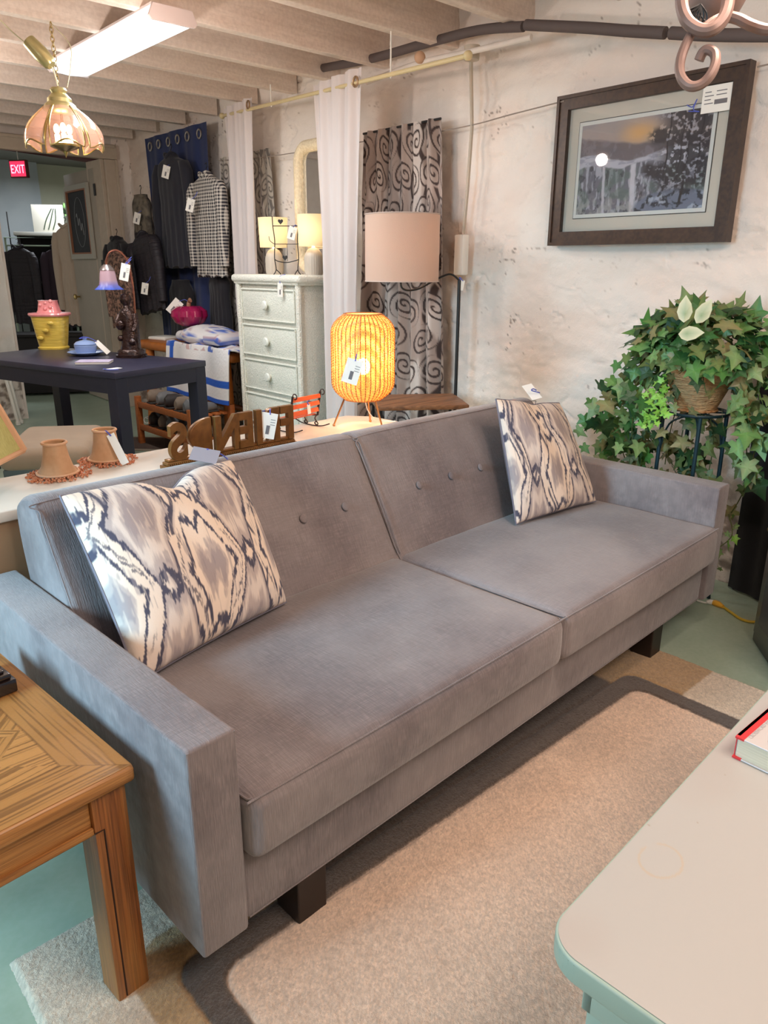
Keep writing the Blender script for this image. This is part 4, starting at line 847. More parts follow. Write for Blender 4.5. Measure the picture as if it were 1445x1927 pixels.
b = MB(); b.lathe([(.0, -.045), (.012, -.042), (.03, -.03), (.04, -.01), (.04, .01), (.02, .03), (.012, .3), (.0, .3)], Vector((1.1957, 0.6052, 1.6772)) - O_, 24)
b.build('central_cup', CH, ch)
b = MB(); q = Vector((1.1397, 0.6010, 1.6495)) - O_
for k in range(6):
    a = -2.6 + k * .30; dr = Vector((R.x, R.y, 0)) * cos(a) + Vector((0, 0, 1)) * sin(a); b.tube(spline([q, q + dr * .012 + Vector((.003, -.003, 0)), q + dr * .024, q + dr * .013 - Vector((.003, -.003, 0)), q], 4), .0014, 5)
b.build('leaf_ornament', BLACKM, ch)
q = Vector((1.1957, 0.6052, 1.6772)) - O_; b = MB(); b.tube([q + Vector((0, 0, .29)), (q.x, q.y, 2.55 - O_.z)], .006, 8); b.build('hanging_rod', CH, ch)
# small hook on the ceiling joist
# ------------------------------------------------------------ curtains
def scroll(x, z, s, pitch=.17, bg=(166, 150, 142), dk=(74, 62, 60), lt=(214, 204, 198)):
    n = len(x); c = full(n, lin(*bg)); c = mixc(c, lin(*lt), .75 * ss(.48, .6, fbm(x * 6, z * 3, s)))
    x = x + .02 * np.sin(z * 9 + s); z = z + .03 * np.sin(x * 13); j = np.floor(z / pitch); xo = x + pitch * .5 * np.mod(j, 2); i = np.floor(xo / pitch)
    fx = (xo / pitch - i - .5); fz = (z / pitch - j - .5); sg_ = np.where(_h(i, j, s) > .5, 1, -1)
    r = np.hypot(fx, fz); th = np.arctan2(fz, fx * sg_) / (2 * pi); ph = np.mod(r * 4.6 - th + _h(i, j, s + 2), 1)
    c = mixc(c, lin(*dk), ss(.20, .13, np.abs(ph - .5)) * ss(.50, .45, r))
    k = np.mod(np.sin(z * 22 + 2 * np.sin(x * 14)) * .12 + x * 4.4, 1); c = mixc(c, lin(*dk), ss(.10, .06, np.abs(k - .5)) * ss(.38, .44, r))
    return c
def drape(name, label, cat, anchor, rz, w0, w1, h, folds, amp, m_, col=None, res=(300, 400), group=None, gather=0, thick=.004, parts=True):
    """local x across, hanging from z=0 down to -h; anchor at top centre"""
    t = thing(name, label, cat, anchor, rz, group)
    def P(u, v, off=0):   # v=0 top
        w_ = w0 + (w1 - w0) * v ** .8; x = (u - .5) * w_; a = amp * (.55 + .45 * v) * (1 - .45 * gather * math.exp(-((v - gather * .16) / .05) ** 2) if gather else 1)
        y = a * sin(u * folds * 2 * pi + .7 * sin(v * 3)) + .35 * a * sin(u * folds * 4.7 * pi + v * 2)
        return Vector((x + .25 * a * cos(u * folds * 2 * pi), y + off, -h * v))
    nu, nv = res; b = MB(); b.grid(lambda u, v: P(u, v), nu, nv)
    uu = np.tile(np.linspace(0, 1, nu), nv); vv = np.repeat(np.linspace(0, 1, nv), nu)
    b.build('cloth', m_, t, sharp=80, col=(lambda co: col(uu, vv)) if col else None)
    return t, P
PATM = VC
pcol = lambda wd, h, s, **k: (lambda u, v: scroll(u * wd, -v * h, s, **k))
yc = 3.30
t, P_ = drape('patterned_curtain', 'gathered brown and cream scroll-patterned curtain hanging behind the floor lamp', 'curtain', (WX(yc, .085), 3.235, 2.02), WROT, .62, .84, 1.98, 6.5, .036, VC, pcol(1.6, 1.98, 2), gather=1)
b = MB(); b.tube([(-.31, .0, -.005), (.31, .0, -.005)], .006, 8); b.build('heading_rail', BLACKM, t)
t, P_ = drape('patterned_curtain', 'grey scroll-patterned curtain to the right of the navy curtain, partly behind the white drape', 'curtain', (WX(4.95, .055), 4.90, 2.05), WROT, .66, .86, 2.0, 7, .016, VC, pcol(1.5, 2.05, 6, bg=(168, 160, 150), dk=(104, 98, 94)))
# navy curtain with grommets
NAVY = mat('navy_cloth', lin(34, 48, 92), .9, sheen=.15, bump=[(12, .15, 3)])
t, P_ = drape('navy_curtain', 'navy blue grommet-top curtain pinned high on the wall behind the hanging coats', 'curtain', (WX(5.86, .09), 5.87, 2.30), WROT, 1.06, 1.0, 1.95, 3.5, .012, NAVY)
for k in range(6):
    b = MB(); q = P_((k + .6) / 6.3, .035); b.tube([(q.x + .030 * cos(a), q.y - .008, q.z + .030 * sin(a)) for a in np.linspace(0, 2 * pi, 18, endpoint=False)], .007, 6, close=True); b.build('grommet', mat('steel_ring', lin(190, 186, 180), .3, metal=.8), t)
# white curtains on their rod
WC = mat('white_sheer', lin(236, 226, 224), .85, sheen=.2, translucent=.25, bump=[(150, .05, 2)])
rA = Vector((3.03, 5.03, 2.29)); rB = Vector((2.62, 2.38, 2.134)); rd = (rB - rA)
def onrod(y): return rA + rd * ((y - rA.y) / rd.y)
rodrz = math.atan2(rd.y, rd.x)
rod = thing('curtain_rod', 'pale gold curtain rod carrying the two white curtains', 'curtain rod', rA); b = MB(); b.tube([(0, 0, 0), rd], .010, 10); b.build('rod', mat('cream_rod', lin(216, 196, 150), .4), rod)
for q in ((0, 0, 0), rd):
    b = MB(); b.ball(q, .02, n=12); b.build('finial', mat('cream_rod', (1, 1, 1)), rod)
for yy in (4.25, 2.95):
    q = onrod(yy) - rA; b = MB(); b.tube([q, (q.x, q.y, 2.35 - rA.z)], .004, 6).tube([q + Vector((0, -.014, 0)), q + Vector((0, 0, -.014)), q + Vector((0, .014, 0)), q + Vector((0, 0, .014))], .003, 5, close=True); b.build('rod_hook', WHITE, rod)
for (lab, ya, yb, w1, h, yb2) in (('white grommet curtain at the far end of the rod, beside the navy curtain', 5.00, 4.53, .38, 1.38, 0), ('white grommet curtain in front of the wicker chest, at the middle of the rod', 3.72, 3.21, .34, 2.12, 0)):
    q = (onrod(ya) + onrod(yb)) / 2; wd = abs(ya - yb)
    t, P_ = drape('white_curtain', lab, 'curtain', (q.x, q.y, q.z + .055), rodrz, wd, w1, h, 3.5, .026, WC, group='white grommet curtains on the rod')
    g = P_(.93 if ya < 4 else .93, .03); b = MB(); b.tube([(g.x + .022 * cos(a), g.y - .02, g.z + .0 + .022 * sin(a)) for a in np.linspace(0, 2 * pi, 20, endpoint=False)], .006, 6, close=True); b.build('grommet', mat('brass_ring', lin(170, 140, 110), .35, metal=.7), t)
# ------------------------------------------------------------ floor lamp with its wooden shelf
fl = thing('floor_lamp', 'black floor lamp with a big cream drum shade and a wooden side shelf', 'floor lamp', (2.955, 2.69, 0))
b = MB(); b.tube([(0, 0, .0), (0, 0, 1.235)], .009, 12); b.build('pole', BLACKM, fl)
b = MB(); b.lathe([(0, 0), (.12, 0), (.12, .012), (.02, .02), (0, .02)], n=32); b.build('base', BLACKM, fl)
sc_ = Vector((2.725, 2.875, 1.38)) - Vector((2.955, 2.69, 0))
b = MB(); b.tube(spline([(0, 0, 1.235), (-.04, .03, 1.265), (-.10, .08, 1.235), (-.17, .14, 1.19), (sc_.x, sc_.y, 1.20), (sc_.x, sc_.y, 1.30)], 8), .005, 8); b.build('curved_arm', BLACKM, fl)
LIN_ = mat('linen_shade', lin(228, 200, 182), .85, sheen=.2, translucent=.25, bump=[((300, 300, 300), .2, 2)])
b = MB(); r_ = .186
b.lathe([(r_, -.15), (r_ + .001, 0), (r_, .165), (r_ - .004, .165), (r_ - .004, -.15), (r_, -.15)], sc_, 64); b.build('drum_shade', LIN_, fl, sharp=60)
b = MB()
for z in (-.15, .165): b.tube([(sc_.x + r_ * cos(a), sc_.y + r_ * sin(a), sc_.z + z) for a in np.linspace(0, 2 * pi, 64, endpoint=False)], .003, 6, close=True)
b.build('shade_hoop', mat('hoop', lin(206, 186, 176), .7), fl)
b = MB(); b.tube([(sc_.x, sc_.y, 1.30), (sc_.x, sc_.y, 1.36)], .014, 10).ball((sc_.x, sc_.y, 1.39), .03, n=14); b.build('bulb', mat('soft_bulb', (1, .9, .8), .4), fl)
light('POINT', (2.725, 2.875, 1.40), 3.6, (1, .80, .62), .04, name='drum_lamp_light')
tagcard(fl, (.012, -.015, 1.235), .02, .05, tilt=.2, az=-2.3, txt=False, rib=[(.0, 0, 1.25), (.01, -.01, 1.21)])
SHW = mat('rustic_shelf', lin(150, 104, 70), .5, var=[((4, 40, 40), .7, lin(86, 54, 34), 4)])
p0 = Vector((2.7770, 2.4330, 0.6500)); p1 = Vector((2.4400, 2.6660, 0.6500)); dd = p1 - p0; az = math.atan2(dd.y, dd.x)
q0 = p0 - Vector((2.955, 2.69, 0)); sh = MB(); sh.bx(-.0, dd.length + .05, -.36, 0, -.022, 0, .003)
bmesh.ops.rotate(sh.bm, cent=(0, 0, 0), matrix=Matrix.Rotation(az, 3, 'Z'), verts=sh.bm.verts); bmesh.ops.translate(sh.bm, vec=q0, verts=sh.bm.verts); s1 = sh.build('shelf', SHW, fl, label='rustic brown wooden shelf')
b = MB()
for x_, y_ in ((.02, -.02), (dd.length + .03, -.02), (.02, -.34), (dd.length + .03, -.34)):
    q = q0 + Matrix.Rotation(az, 3, 'Z') @ Vector((x_, y_, 0)); b = MB(); b.tube([(q.x, q.y, .001), (q.x, q.y, .628)], .008, 6); b.build('shelf_leg', BLACKM, fl)
# ------------------------------------------------------------ white wicker chest and what stands on it
WK = mat('mint_wicker', lin(240, 236, 224), .6, var=[((90, 90, 90), .35, lin(214, 214, 202), 2)], bump=[((140, 140, 140), .8, 2)])
WK2 = mat('mint_wicker_weave', lin(238, 236, 224), .6, bump=[((60, 200, 60), .6, 2), ((200, 60, 200), .4, 2)], var=[((50, 140, 140), .4, lin(202, 208, 194), 2)])
wd_ = thing('wicker_chest', 'tall white-green wicker chest of four drawers behind the console', 'chest of drawers', (2.76, 4.155, 0))
b = MB(); b.bx(.012, .33, -.335, .335, .03, 1.20, .01); b.build('carcass', WK, wd_)
b = MB(); b.bx(-.035, .345, -.385, .385, 1.20, 1.25, .022, 4); b.tube([(-.012, -.36, 1.20), (-.012, .36, 1.20)], .012, 8).tube([(-.012, -.36, 1.20), (.34, -.36, 1.20)], .012, 8); b.build('top', WK, wd_)
for s_ in (-1, 1):
    b = MB(); b.tube([(.0, s_ * .335, .0), (.0, s_ * .335, 1.2)], .02, 10); b.build('corner_post', WK, wd_)
b = MB(); b.tube([(.33, -.335, .0), (.33, -.335, 1.2)], .02, 10); b.build('corner_post', WK, wd_)
for k in range(5):
    z1 = 1.165 - k * .228; z0 = z1 - .205
    if z0 < 0: z0 = .03
    b = MB(); b.bx(-.004, .02, -.305, .305, z0, z1, .004)
    for a_, b_ in (((-.008, -.30, z0 + .008), (-.008, .30, z0 + .008)), ((-.008, -.30, z1 - .008), (-.008, .30, z1 - .008)), ((-.008, -.30, z0 + .008), (-.008, -.30, z1 - .008)), ((-.008, .30, z0 + .008), (-.008, .30, z1 - .008))): b.tube([a_, b_], .006, 6)
    dr = b.build('drawer', WK2, wd_)
    b = MB(); b.lathe([(.008, 0), (.012, .012), (.026, .018), (.030, .026), (.022, .034), (0, .036)], n=20); bmesh.ops.rotate(b.bm, cent=(0, 0, 0), matrix=Matrix.Rotation(-pi / 2, 3, 'Y'), verts=b.bm.verts); bmesh.ops.translate(b.bm, vec=(-.004, 0, (z0 + z1) / 2), verts=b.bm.verts); b.build('knob', mat('white_knob', lin(232, 232, 222), .35), dr)
tagcard(wd_, (-.03, -.19, 1.205), .035, .085, tilt=.05, az=-2.6, rib=[(-.03, -.19, 1.24), (-.01, -.22, 1.253)])
GLS = mat('glow_shade', lin(246, 236, 214), .8, translucent=.5); RB = mat('ribbed_ceramic', lin(196, 184, 170), .5, var=((60, 60, 2), .2, lin(170, 156, 142), 2))
def small_lamp(label, loc):
    t = thing('table_lamp', label, 'lamp', loc, 0, 'pair of lit lamps on the wicker chest')
    b = MB(); b.lathe([(0, 0), (.052, 0), (.056, .02), (.056, .10), (.05, .125), (.034, .148), (.012, .16), (.0, .16)], n=96, fr=lambda a, z: 1 + (.035 * abs(sin(a * 12)) if .01 < z < .12 else 0)); b.build('ribbed_base', RB, t)
    b = MB(); b.lathe([(.088, .165), (.094, .345), (.091, .345), (.085, .165), (.088, .165)], n=48); b.build('shade', GLS, t)
    b = MB(); b.tube([(0, 0, .16), (0, 0, .22)], .008, 8).ball((0, 0, .245), .022, n=12); b.build('bulb', mat('lamp_bulb', (1, .85, .7), .4, emit=((1, .8, .55), 8)), t)
    light('POINT', (loc[0], loc[1], loc[2] + .26), 1.3, (1, .80, .56), .03, name='chest_lamp_light')
    return t
small_lamp('lit white-shaded ribbed lamp on the left of the wicker chest', (2.90, 4.27, 1.2505))
small_lamp('lit white-shaded ribbed lamp half hidden by the white curtain, right on the wicker chest', (2.90, 3.845, 1.2505))
# twig candle holder
th = thing('twig_candle_holder', 'black twig-like wire candle stand with heart leaves on the wicker chest', 'candle holder', (2.83, 4.03, 1.2505), -.735)
b = MB(); r_ = .0032
for s_ in (-1, 1):
    b.tube(spline([(s_ * .085, 0, 0), (s_ * .068, 0, .03), (s_ * .075, .0, .10), (s_ * .070, 0, .20), (s_ * .078, 0, .28), (s_ * .08, 0, .34)], 5), r_, 6)
    b.tube(spline([(s_ * .068, 0, .03), (s_ * .05, .03, .01), (s_ * .045, .035, 0)], 4), r_, 6); b.tube(spline([(s_ * .073, 0, .18), (s_ * .10, 0, .20), (s_ * .105, 0, .225)], 4), .002, 5)
b.tube(spline([(-.075, 0, .09), (-.05, 0, .078), (0, 0, .072), (.05, 0, .082), (.075, 0, .09)], 5), r_, 6); b.tube([(-.072, 0, .18), (.072, 0, .18)], .0022, 6); b.tube([(-.078, 0, .285), (.078, 0, .285)], .0028, 6); b.tube([(.005, 0, .08), (.005, 0, .18)], .0018, 6)
b.build('twig_frame', BLACKM, th)
for x_, z_ in ((-.01, .10), (-.03, .31)):
    b = MB(); b.prism([(x_ + .016 * sin(a) ** 3 * 1.0, z_ + .0011 * (13 * cos(a) - 5 * cos(2 * a) - 2 * cos(3 * a) - cos(4 * a))) for a in np.linspace(0, 2 * pi, 24, endpoint=False)], 'y', -.003, .003); b.build('heart_leaf', BLACKM, th)
tagcard(th, (.05, -.012, .28), .05, .075, tilt=.3, az=-pi / 2 - .2, rib=[(.06, -.005, .29), (.07, 0, .285)])
# wicker mirror
wm = thing('wicker_mirror', 'cream wicker-framed mirror standing at the back of the wicker chest', 'mirror', (3.05, 3.98, 1.288), WROT)
WKC = mat('cream_wicker', lin(236, 218, 186), .6, var=((60, 60, 60), .4, lin(200, 176, 140), 2), bump=[((90, 90, 60), .7, 2)])
mw, mh = .40, .72
b = MB(); pr = rrect(-mw / 2, mw / 2, 0, mh, .09); b.tube([(p[0], 0, p[1]) for p in pr], .036, 12, close=True); b.build('frame', WKC, wm)
b = MB(); b.prism(rrect(-mw / 2 + .03, mw / 2 - .03, .03, mh - .03, .06), 'y', .005, .01); b.build('mirror_glass', mat('mirror_silver', (.8, .82, .84), .03, metal=1), wm, smooth=False)
# ------------------------------------------------------------ dark desk and what stands on it
NV = mat('dark_navy_wood', lin(42, 42, 62), .38, spec=.5, var=(7, .3, lin(62, 58, 76), 4))
NVL = mat('dark_navy_wood_body', lin(30, 30, 48), .45)
c0_ = Vector((1.6330, 3.9610, 0.7500)); az = rad(90 - 74); 
dk = thing('parsons_table', 'dark navy table with square legs standing on the green floor', 'table', (c0_.x, c0_.y, 0), az)
TL, TD = .68, 1.45
b = MB(); b.bx(0, TL, 0, TD, .715, .75, .004); b.build('tabletop', NV, dk)
b = MB(); b.bx(.006, TL - .006, .006, .03, .63, .715).bx(.006, TL - .006, TD - .03, TD - .006, .63, .715).bx(.006, .03, .03, TD - .03, .63, .715).bx(TL - .03, TL - .006, .03, TD - .03, .63, .715); b.build('apron', NVL, dk, smooth=False)
for x_, y_ in ((.004, .004), (TL - .084, .004), (.004, TD - .084), (TL - .084, TD - .084)):
    b = MB(); b.bx(x_, x_ + .08, y_, y_ + .08, .001, .715, .003); b.build('leg', NVL, dk, smooth=False)
tz = .7505
# yellow and pink house cookie jar
cj = thing('cookie_jar', 'yellow ceramic cottage cookie jar with a pink hat-shaped lid on the dark navy table', 'jar', (1.8300, 5.4320, 0.7500), -.75)
YEL = mat('yellow_glaze', lin(216, 186, 84), .25, coat=.4, var=((10, 10, 60), .4, lin(188, 150, 56), 2), bump=[((8, 8, 70), .5, 2)]); PNK = mat('pink_glaze', lin(232, 140, 142), .25, coat=.4, var=(30, .3, lin(240, 176, 172), 3))
b = MB(); rings = [(( 0, 0, z), rx, ry) for z, rx, ry in ((0, .105, .085), (.012, .108, .088), (.02, .098, .078), (.10, .112, .088), (.21, .128, .10), (.222, .13, .10))]
def sq(a, rx, ry, p=3.2): return (rx * abs(cos(a)) ** (2 / p) * (1 if cos(a) > 0 else -1), ry * abs(sin(a)) ** (2 / p) * (1 if sin(a) > 0 else -1))
def sqloft(b, rings, n=48):
    R_ = [[b.bm.verts.new((*sq(2 * pi * k / n, rx, ry), z)) for k in range(n)] for (z, rx, ry) in rings]
    for A, B in zip(R_, R_[1:]):
        for k in range(n): b.bm.faces.new((A[k], A[(k + 1) % n], B[(k + 1) % n], B[k]))
    b.bm.faces.new(R_[0][::-1]); b.bm.faces.new(R_[-1])
sqloft(b, [(z, rx * .9, ry * .9) for (_, _, z), rx, ry in rings]); 
for k in range(3): b.ball((0 + .045 * (k - 1), -.09 - .01 * k, .08 + .05 * k), .018, (1.3, .5, .8), 10)
b.build('body', YEL, cj)
b = MB(); sqloft(b, [(.222, .125, .10), (.232, .132, .104), (.242, .128, .10), (.246, .075, .065), (.26, .068, .058), (.315, .058, .048), (.323, .061, .05), (.321, .05, .04)])
for k in range(5): b.ball((.04 * sin(k * 2.1), -.055 + .004 * k, .27 + .012 * k), .014, n=8)
b.build('lid', PNK, cj)
BLU = mat('pale_blue_glaze', lin(142, 164, 208), .25, coat=.3)
sp = thing('saucer', 'pale blue dish plate under the lidded blue bowl on the navy table', 'plate', (1.8490, 4.9030, 0.7500))
b = MB(); b.lathe([(0, .0), (.06, .0), (.09, .008), (.115, .022), (.112, .024), (.085, .013), (0, .008)], n=48); b.build('plate', BLU, sp)
q = (1.8490, 4.9030, 0.7500)
bo = thing('covered_dish', 'pale blue lidded sugar dish with a ribbon on top, standing on the blue plate', 'dish', (q[0], q[1], q[2] + .010))
b = MB(); b.lathe([(0, 0), (.055, 0), (.066, .02), (.07, .052), (.066, .055), (0, .05)], n=40); b.build('bowl', BLU, bo)
b = MB(); b.lathe([(.066, .056), (.07, .06), (.055, .075), (.03, .082), (.012, .085), (.014, .096), (0, .10)], n=40); b.build('lid', BLU, bo)
tagcard(bo, (.06, -.03, .075), .032, .11, tilt=-.7, az=-2.0, pitch=-.55, rib=[(.04, -.02, .09), (.0, .0, .105), (-.03, .01, .095), (.0, -.02, .10), (.03, .0, .098)], txt=False)
nb = thing('note_booklet', 'lilac booklet lying flat at the near edge of the navy table', 'booklet', (1.7240, 4.4600, 0.7500), -.60)
b = MB(); b.bx(-.095, .095, -.066, .066, 0, .012, .001); b.build('pages', WHITE, nb, smooth=False); b = MB(); b.bx(-.097, .097, -.068, .068, .012, .014, .0005); b.build('cover', mat('lilac_cover', lin(176, 158, 190), .5, var=(30, .5, lin(214, 206, 220), 3)), nb, smooth=False)
nt_ = thing('loose_price_tag', 'white tag with blue ribbon lying on the near corner of the navy table', 'tag', (1.6950, 4.1340, 0.7500), .3)
b = MB(); b.bx(-.05, .05, -.022, .022, 0, .0015); b.build('card', WHITE, nt_, smooth=False); b = MB(); b.tube(spline([(-.05, 0, .003), (-.07, -.01, .008), (-.05, -.03, .003), (-.01, -.06, .002)], 6), .0028, 5); b.build('ribbon', RIB, nt_)
# bronze figurine lamp
BZ = mat('dark_bronze', lin(58, 36, 32), .22, metal=.5, spec=.8, bump=[(50, .6, 3)], var=(20, .4, lin(34, 20, 18), 3))
q = Vector((2.0190, 4.6040, 0.7500))
fg = thing('figurine_lamp', 'dark bronze figurine lamp with bent arm and pink-blue tulip shade on the navy table', 'lamp', q, -.9)
b = MB(); sqloft(b, [(0, .088, .072), (.018, .09, .074), (.022, .08, .065), (.04, .078, .062), (.05, .066, .055)]); b.build('plinth', BZ, fg)
b = MB(); b.loft([((0, 0, .045), .064, .05), ((0, 0, .09), .058, .046), ((.004, 0, .15), .052, .042), ((.0, .0, .20), .050, .040), ((-.004, 0, .245), .056, .038), ((-.004, 0, .28), .048, .034), ((-.002, 0, .30), .022, .022), ((0, 0, .315), .020, .020), ((-.002, -.003, .335), .030, .030), ((-.002, -.003, .355), .033, .033), ((0, 0, .378), .026, .028), ((0, 0, .388), .010, .010)], 28)
b.loft([((-.045, 0, .27), .018, .018), ((-.062, -.02, .22), .016, .016), ((-.04, -.045, .20), .013, .013), ((-.01, -.05, .215), .011, .011)], 10); b.loft([((.045, 0, .27), .018, .018), ((.06, -.015, .21), .016, .016), ((.05, -.04, .17), .013, .013)], 10)
b.ball((-.03, -.045, .20), .028, (1, .8, 1.1), 12); b.ball((-.045, -.03, .12), .02, n=10); b.ball((.03, -.035, .10), .024, n=10)
b.noise(.006, 30, 4); b.build('robed_figure', BZ, fg)
b = MB(); b.bx(.035, .062, -.02, .02, .05, .24, .006); b.build('pillar', BZ, fg)
Rl = (Matrix.Rotation(.9, 3, 'Z')); e1 = Rl @ Vector((R.x, R.y, 0))  # direction across
arm = [Vector((.05, 0, .23)), Vector((.055, 0, .40))] + [Vector(e1) * x_ + Vector((0, 0, z_)) for x_, z_ in ((.045, .50), (.03, .585), (-.02, .635), (-.07, .625), (-.095, .58), (-.098, .545))]
b = MB(); b.tube(spline(arm, 8), .0065, 8); b.build('bent_arm', mat('copper_tube', lin(150, 96, 80), .25, metal=.8), fg)
sp_ = arm[-1]
b = MB(); b.lathe([(.0, .012), (.02, .01), (.042, -.015), (.044, -.022), (.0, -.02)], sp_, 24); b.build('shade_cap', mat('pewter', lin(160, 150, 150), .3, metal=.8), fg)
def tulc(co):
    z = co[:, 2] - sp_.z; n = len(z); c = full(n, lin(206, 172, 184)); return mixc(c, lin(72, 108, 214), ss(-.085, -.125, z))
b = MB(); b.lathe([(.040, -.02), (.046, -.045), (.050, -.08), (.056, -.11), (.078, -.135), (.074, -.136), (.052, -.108), (.04, -.04)], sp_, 60, fr=lambda a, z: 1 + (.16 * sin(a * 5) if z < -.12 else .04 * sin(a * 5))); b.build('tulip_shade', mat('tulip_glass', (1, 1, 1), .3, attr=True, translucent=.3), fg, col=tulc, label='pink glass tulip shade with a blue ruffled rim')
tagcard(fg, tuple(Vector(e1) * .060 + Vector((-.02, -.04, .56))), .055, .10, tilt=.25, az=-2.3 + .9, rib=[tuple(Vector(e1) * .055 + Vector((0, 0, .585))), tuple(Vector(e1) * .02 + Vector((-.01, -.01, .55))), tuple(Vector(e1) * .06 + Vector((0, 0, .60)))])
# upholstered bench in front of the dark table
om = thing('upholstered_bench', 'low beige padded bench between the console and the navy table', 'bench', (1.2590, 3.9010, 0.4200), 1.05)
UPH = mat('beige_upholstery', lin(146, 122, 98), .85, sheen=.2, var=(8, .3, lin(126, 102, 80), 3)); GRW = mat('grey_wood', lin(74, 80, 76), .6)
b = MB(); b.box((0, 0, -.005), (.62, .42, .11), .052, seg=5).noise(.004, 6); b.build('seat_pad', UPH, om)
b = MB(); b.bx(-.29, .29, -.19, .19, -.11, -.05, .004); b.build('seat_frame', GRW, om)
for x_, y_ in ((-.27, -.17), (.27, -.17), (-.27, .17), (.27, .17)):
    b = MB(); b.tube([(x_, y_, -.105), (x_, y_, -.419)], [.02, .014], 8); b.build('leg', GRW, om)
# dark mat on the floor
dm = thing('door_mat', 'small brown mat on the green floor right of the navy table leg', 'mat', (2.3940, 5.3480, 0.0000), .75)
b = MB(); b.bx(-.22, .22, -.30, .30, .001, .008, .002); b.build('mat_border', mat('mat_border', lin(150, 136, 118), .9), dm); b = MB(); b.bx(-.18, .18, -.26, .26, .008, .011); b.build('mat_field', mat('mat_field', lin(86, 66, 56), .95, bump=[(100, .5, 2)]), dm, smooth=False)
# white metal stand by the pier
ws = thing('folding_metal_chair', 'white tubular folding chair leg and back at the left edge by the pier', 'chair', (1.8940, 6.7440, 0.0000), .4)
b = MB(); b.tube(spline([(0, 0, .01), (-.04, .02, .4), (-.10, .05, .85)], 6), .014, 8).tube([(.06, .04, .01), (.02, .06, .45)], .014, 8).tube([(-.3, .2, .01), (-.36, .24, .85)], .014, 8); b.build('tube_frame', WHITE, ws)
b = MB(); b.tube([(0, 0, .002), (0, 0, .03)], .022, 10).tube([(.06, .04, .002), (.06, .04, .03)], .022, 10); b.build('rubber_foot', WHITE, ws)
b = MB(); b.box((-.24, .15, .84), (.30, .05, .22), .02, rot=None); b.build('backrest', mat('pale_green_seat', lin(206, 216, 200), .6), ws)
# ------------------------------------------------------------ clothes hung on the wall
def rot2(a): return Matrix.Rotation(a, 3, 'Y')
def garment(name, label, cat, y, ztop, h, w, m_, off=.10, depth=.05, sleeve=True, flare=1., tilt=0, col=None, hook=True, strap=False, slen=.78, tag=None, collar=True, tagside=1, seed=0):
    """hanging garment; origin at the hook, local x right, local -y toward the room"""
    t = thing(name, label, cat, (WX(y, off), y, ztop), WROT)
    if tilt: t.rotation_euler = (0, tilt, WROT)
    hw = w / 2; rings = []
    sh = [(0, .30), (.03, .42), (.055, .72), (.085, .95), (.13, 1.0), (.24, .96), (.45, .93), (.7, .98 * (1 + flare) / 2 + .0), (1.0, flare)]
    if strap: sh = [(0, .55), (.05, .6), (.12, .8), (.2, .9), (.4, .85), (.7, .95), (1.0, flare)]
    b = MB(); n = 64
    pts = spline([Vector((f_, 0, k_)) for k_, f_ in sh], 8)
    for p in pts:
        z = -p.z * h - .05; rx = hw * p.x; ry = depth * (.75 + .25 * p.x)
        rings.append([b.bm.verts.new((rx * cos(2 * pi * k / n), ry * sin(2 * pi * k / n) * (1 + .18 * sin(k * 1.7 + seed) * p.z) , z + .010 * sin(k * .9 + seed) * (p.z > .9))) for k in range(n)])
    for A, B in zip(rings, rings[1:]):
        for k in range(n): b.bm.faces.new((A[k], A[(k + 1) % n], B[(k + 1) % n], B[k]))
    b.bm.faces.new(rings[0][::-1]); b.bm.faces.new(rings[-1])
    b.noise(.008, 9, seed); b.build('body', m_, t, sharp=80, col=col)
    if sleeve:
        for s_ in (-1, 1):
            b = MB(); L = h * slen
            b.loft([((s_ * hw * .80, -.005, -.05 - .075 * h), .045, depth * .8), ((s_ * hw * 1.00, -.01, -.05 - .16 * h), .052, depth * .9), ((s_ * hw * 1.10, -.015, -.05 - .40 * L - .05), .048, depth * .85), ((s_ * hw * 1.08, -.02, -.05 - L * .75), .042, depth * .75), ((s_ * hw * 1.05, -.02, -.05 - L), .038, depth * .7)], 18)
            b.noise(.006, 14, seed + s_); b.build('sleeve', m_, t, sharp=80, col=col)
    if collar and not strap:
        b = MB(); b.tube(spline([(-.055, .01, -.055), (-.045, -.03, -.045), (0, -.045, -.075), (.045, -.03, -.045), (.055, .01, -.055)], 5), .013, 8); b.build('collar', m_, t, sharp=80, col=col)
    if hook:
        b = MB(); b.tube(spline([(0, .0, -.065), (0, 0, -.02), (.018, 0, .0), (.01, 0, .022), (-.010, 0, .015)], 6), .0028, 6); b.tube([(-hw * .85, 0, -.055 - .09 * h), (0, 0, -.055), (hw * .85, 0, -.055 - .09 * h)], .004, 6); b.build('hanger', BLACKM, t)
    if tag: tagcard(t, (tag[0] + .02, tag[1] - .03, tag[2]), .06, .09, tilt=.3 * tagside, az=-.95, rib=[(tag[0] + .005, tag[1] + .01, tag[2] + .02), (tag[0] + .012, tag[1] + .025, tag[2] + .05)])
    return t
CBLK = mat('black_fleece', lin(26, 24, 30), .95, sheen=.15, bump=[(14, .3, 3)]); CPUF = mat('black_quilted', lin(40, 36, 42), .6, bump=[((3, 3, 42), .9, 1)], spec=.4); CDK = mat('dark_navy_coat', lin(30, 30, 42), .85, sheen=.15, bump=[(10, .3, 3)])
def check(co):
    x, z = co[:, 0], co[:, 2]; n = len(x); p = .020; a = ss(-.2, .2, np.sin(x * 2 * pi / p)); b_ = ss(-.2, .2, np.sin(z * 2 * pi / p)); c = full(n, lin(206, 196, 186)); c = mixc(c, lin(60, 56, 66), .5 * a); return mixc(c, lin(44, 42, 54), .62 * b_)
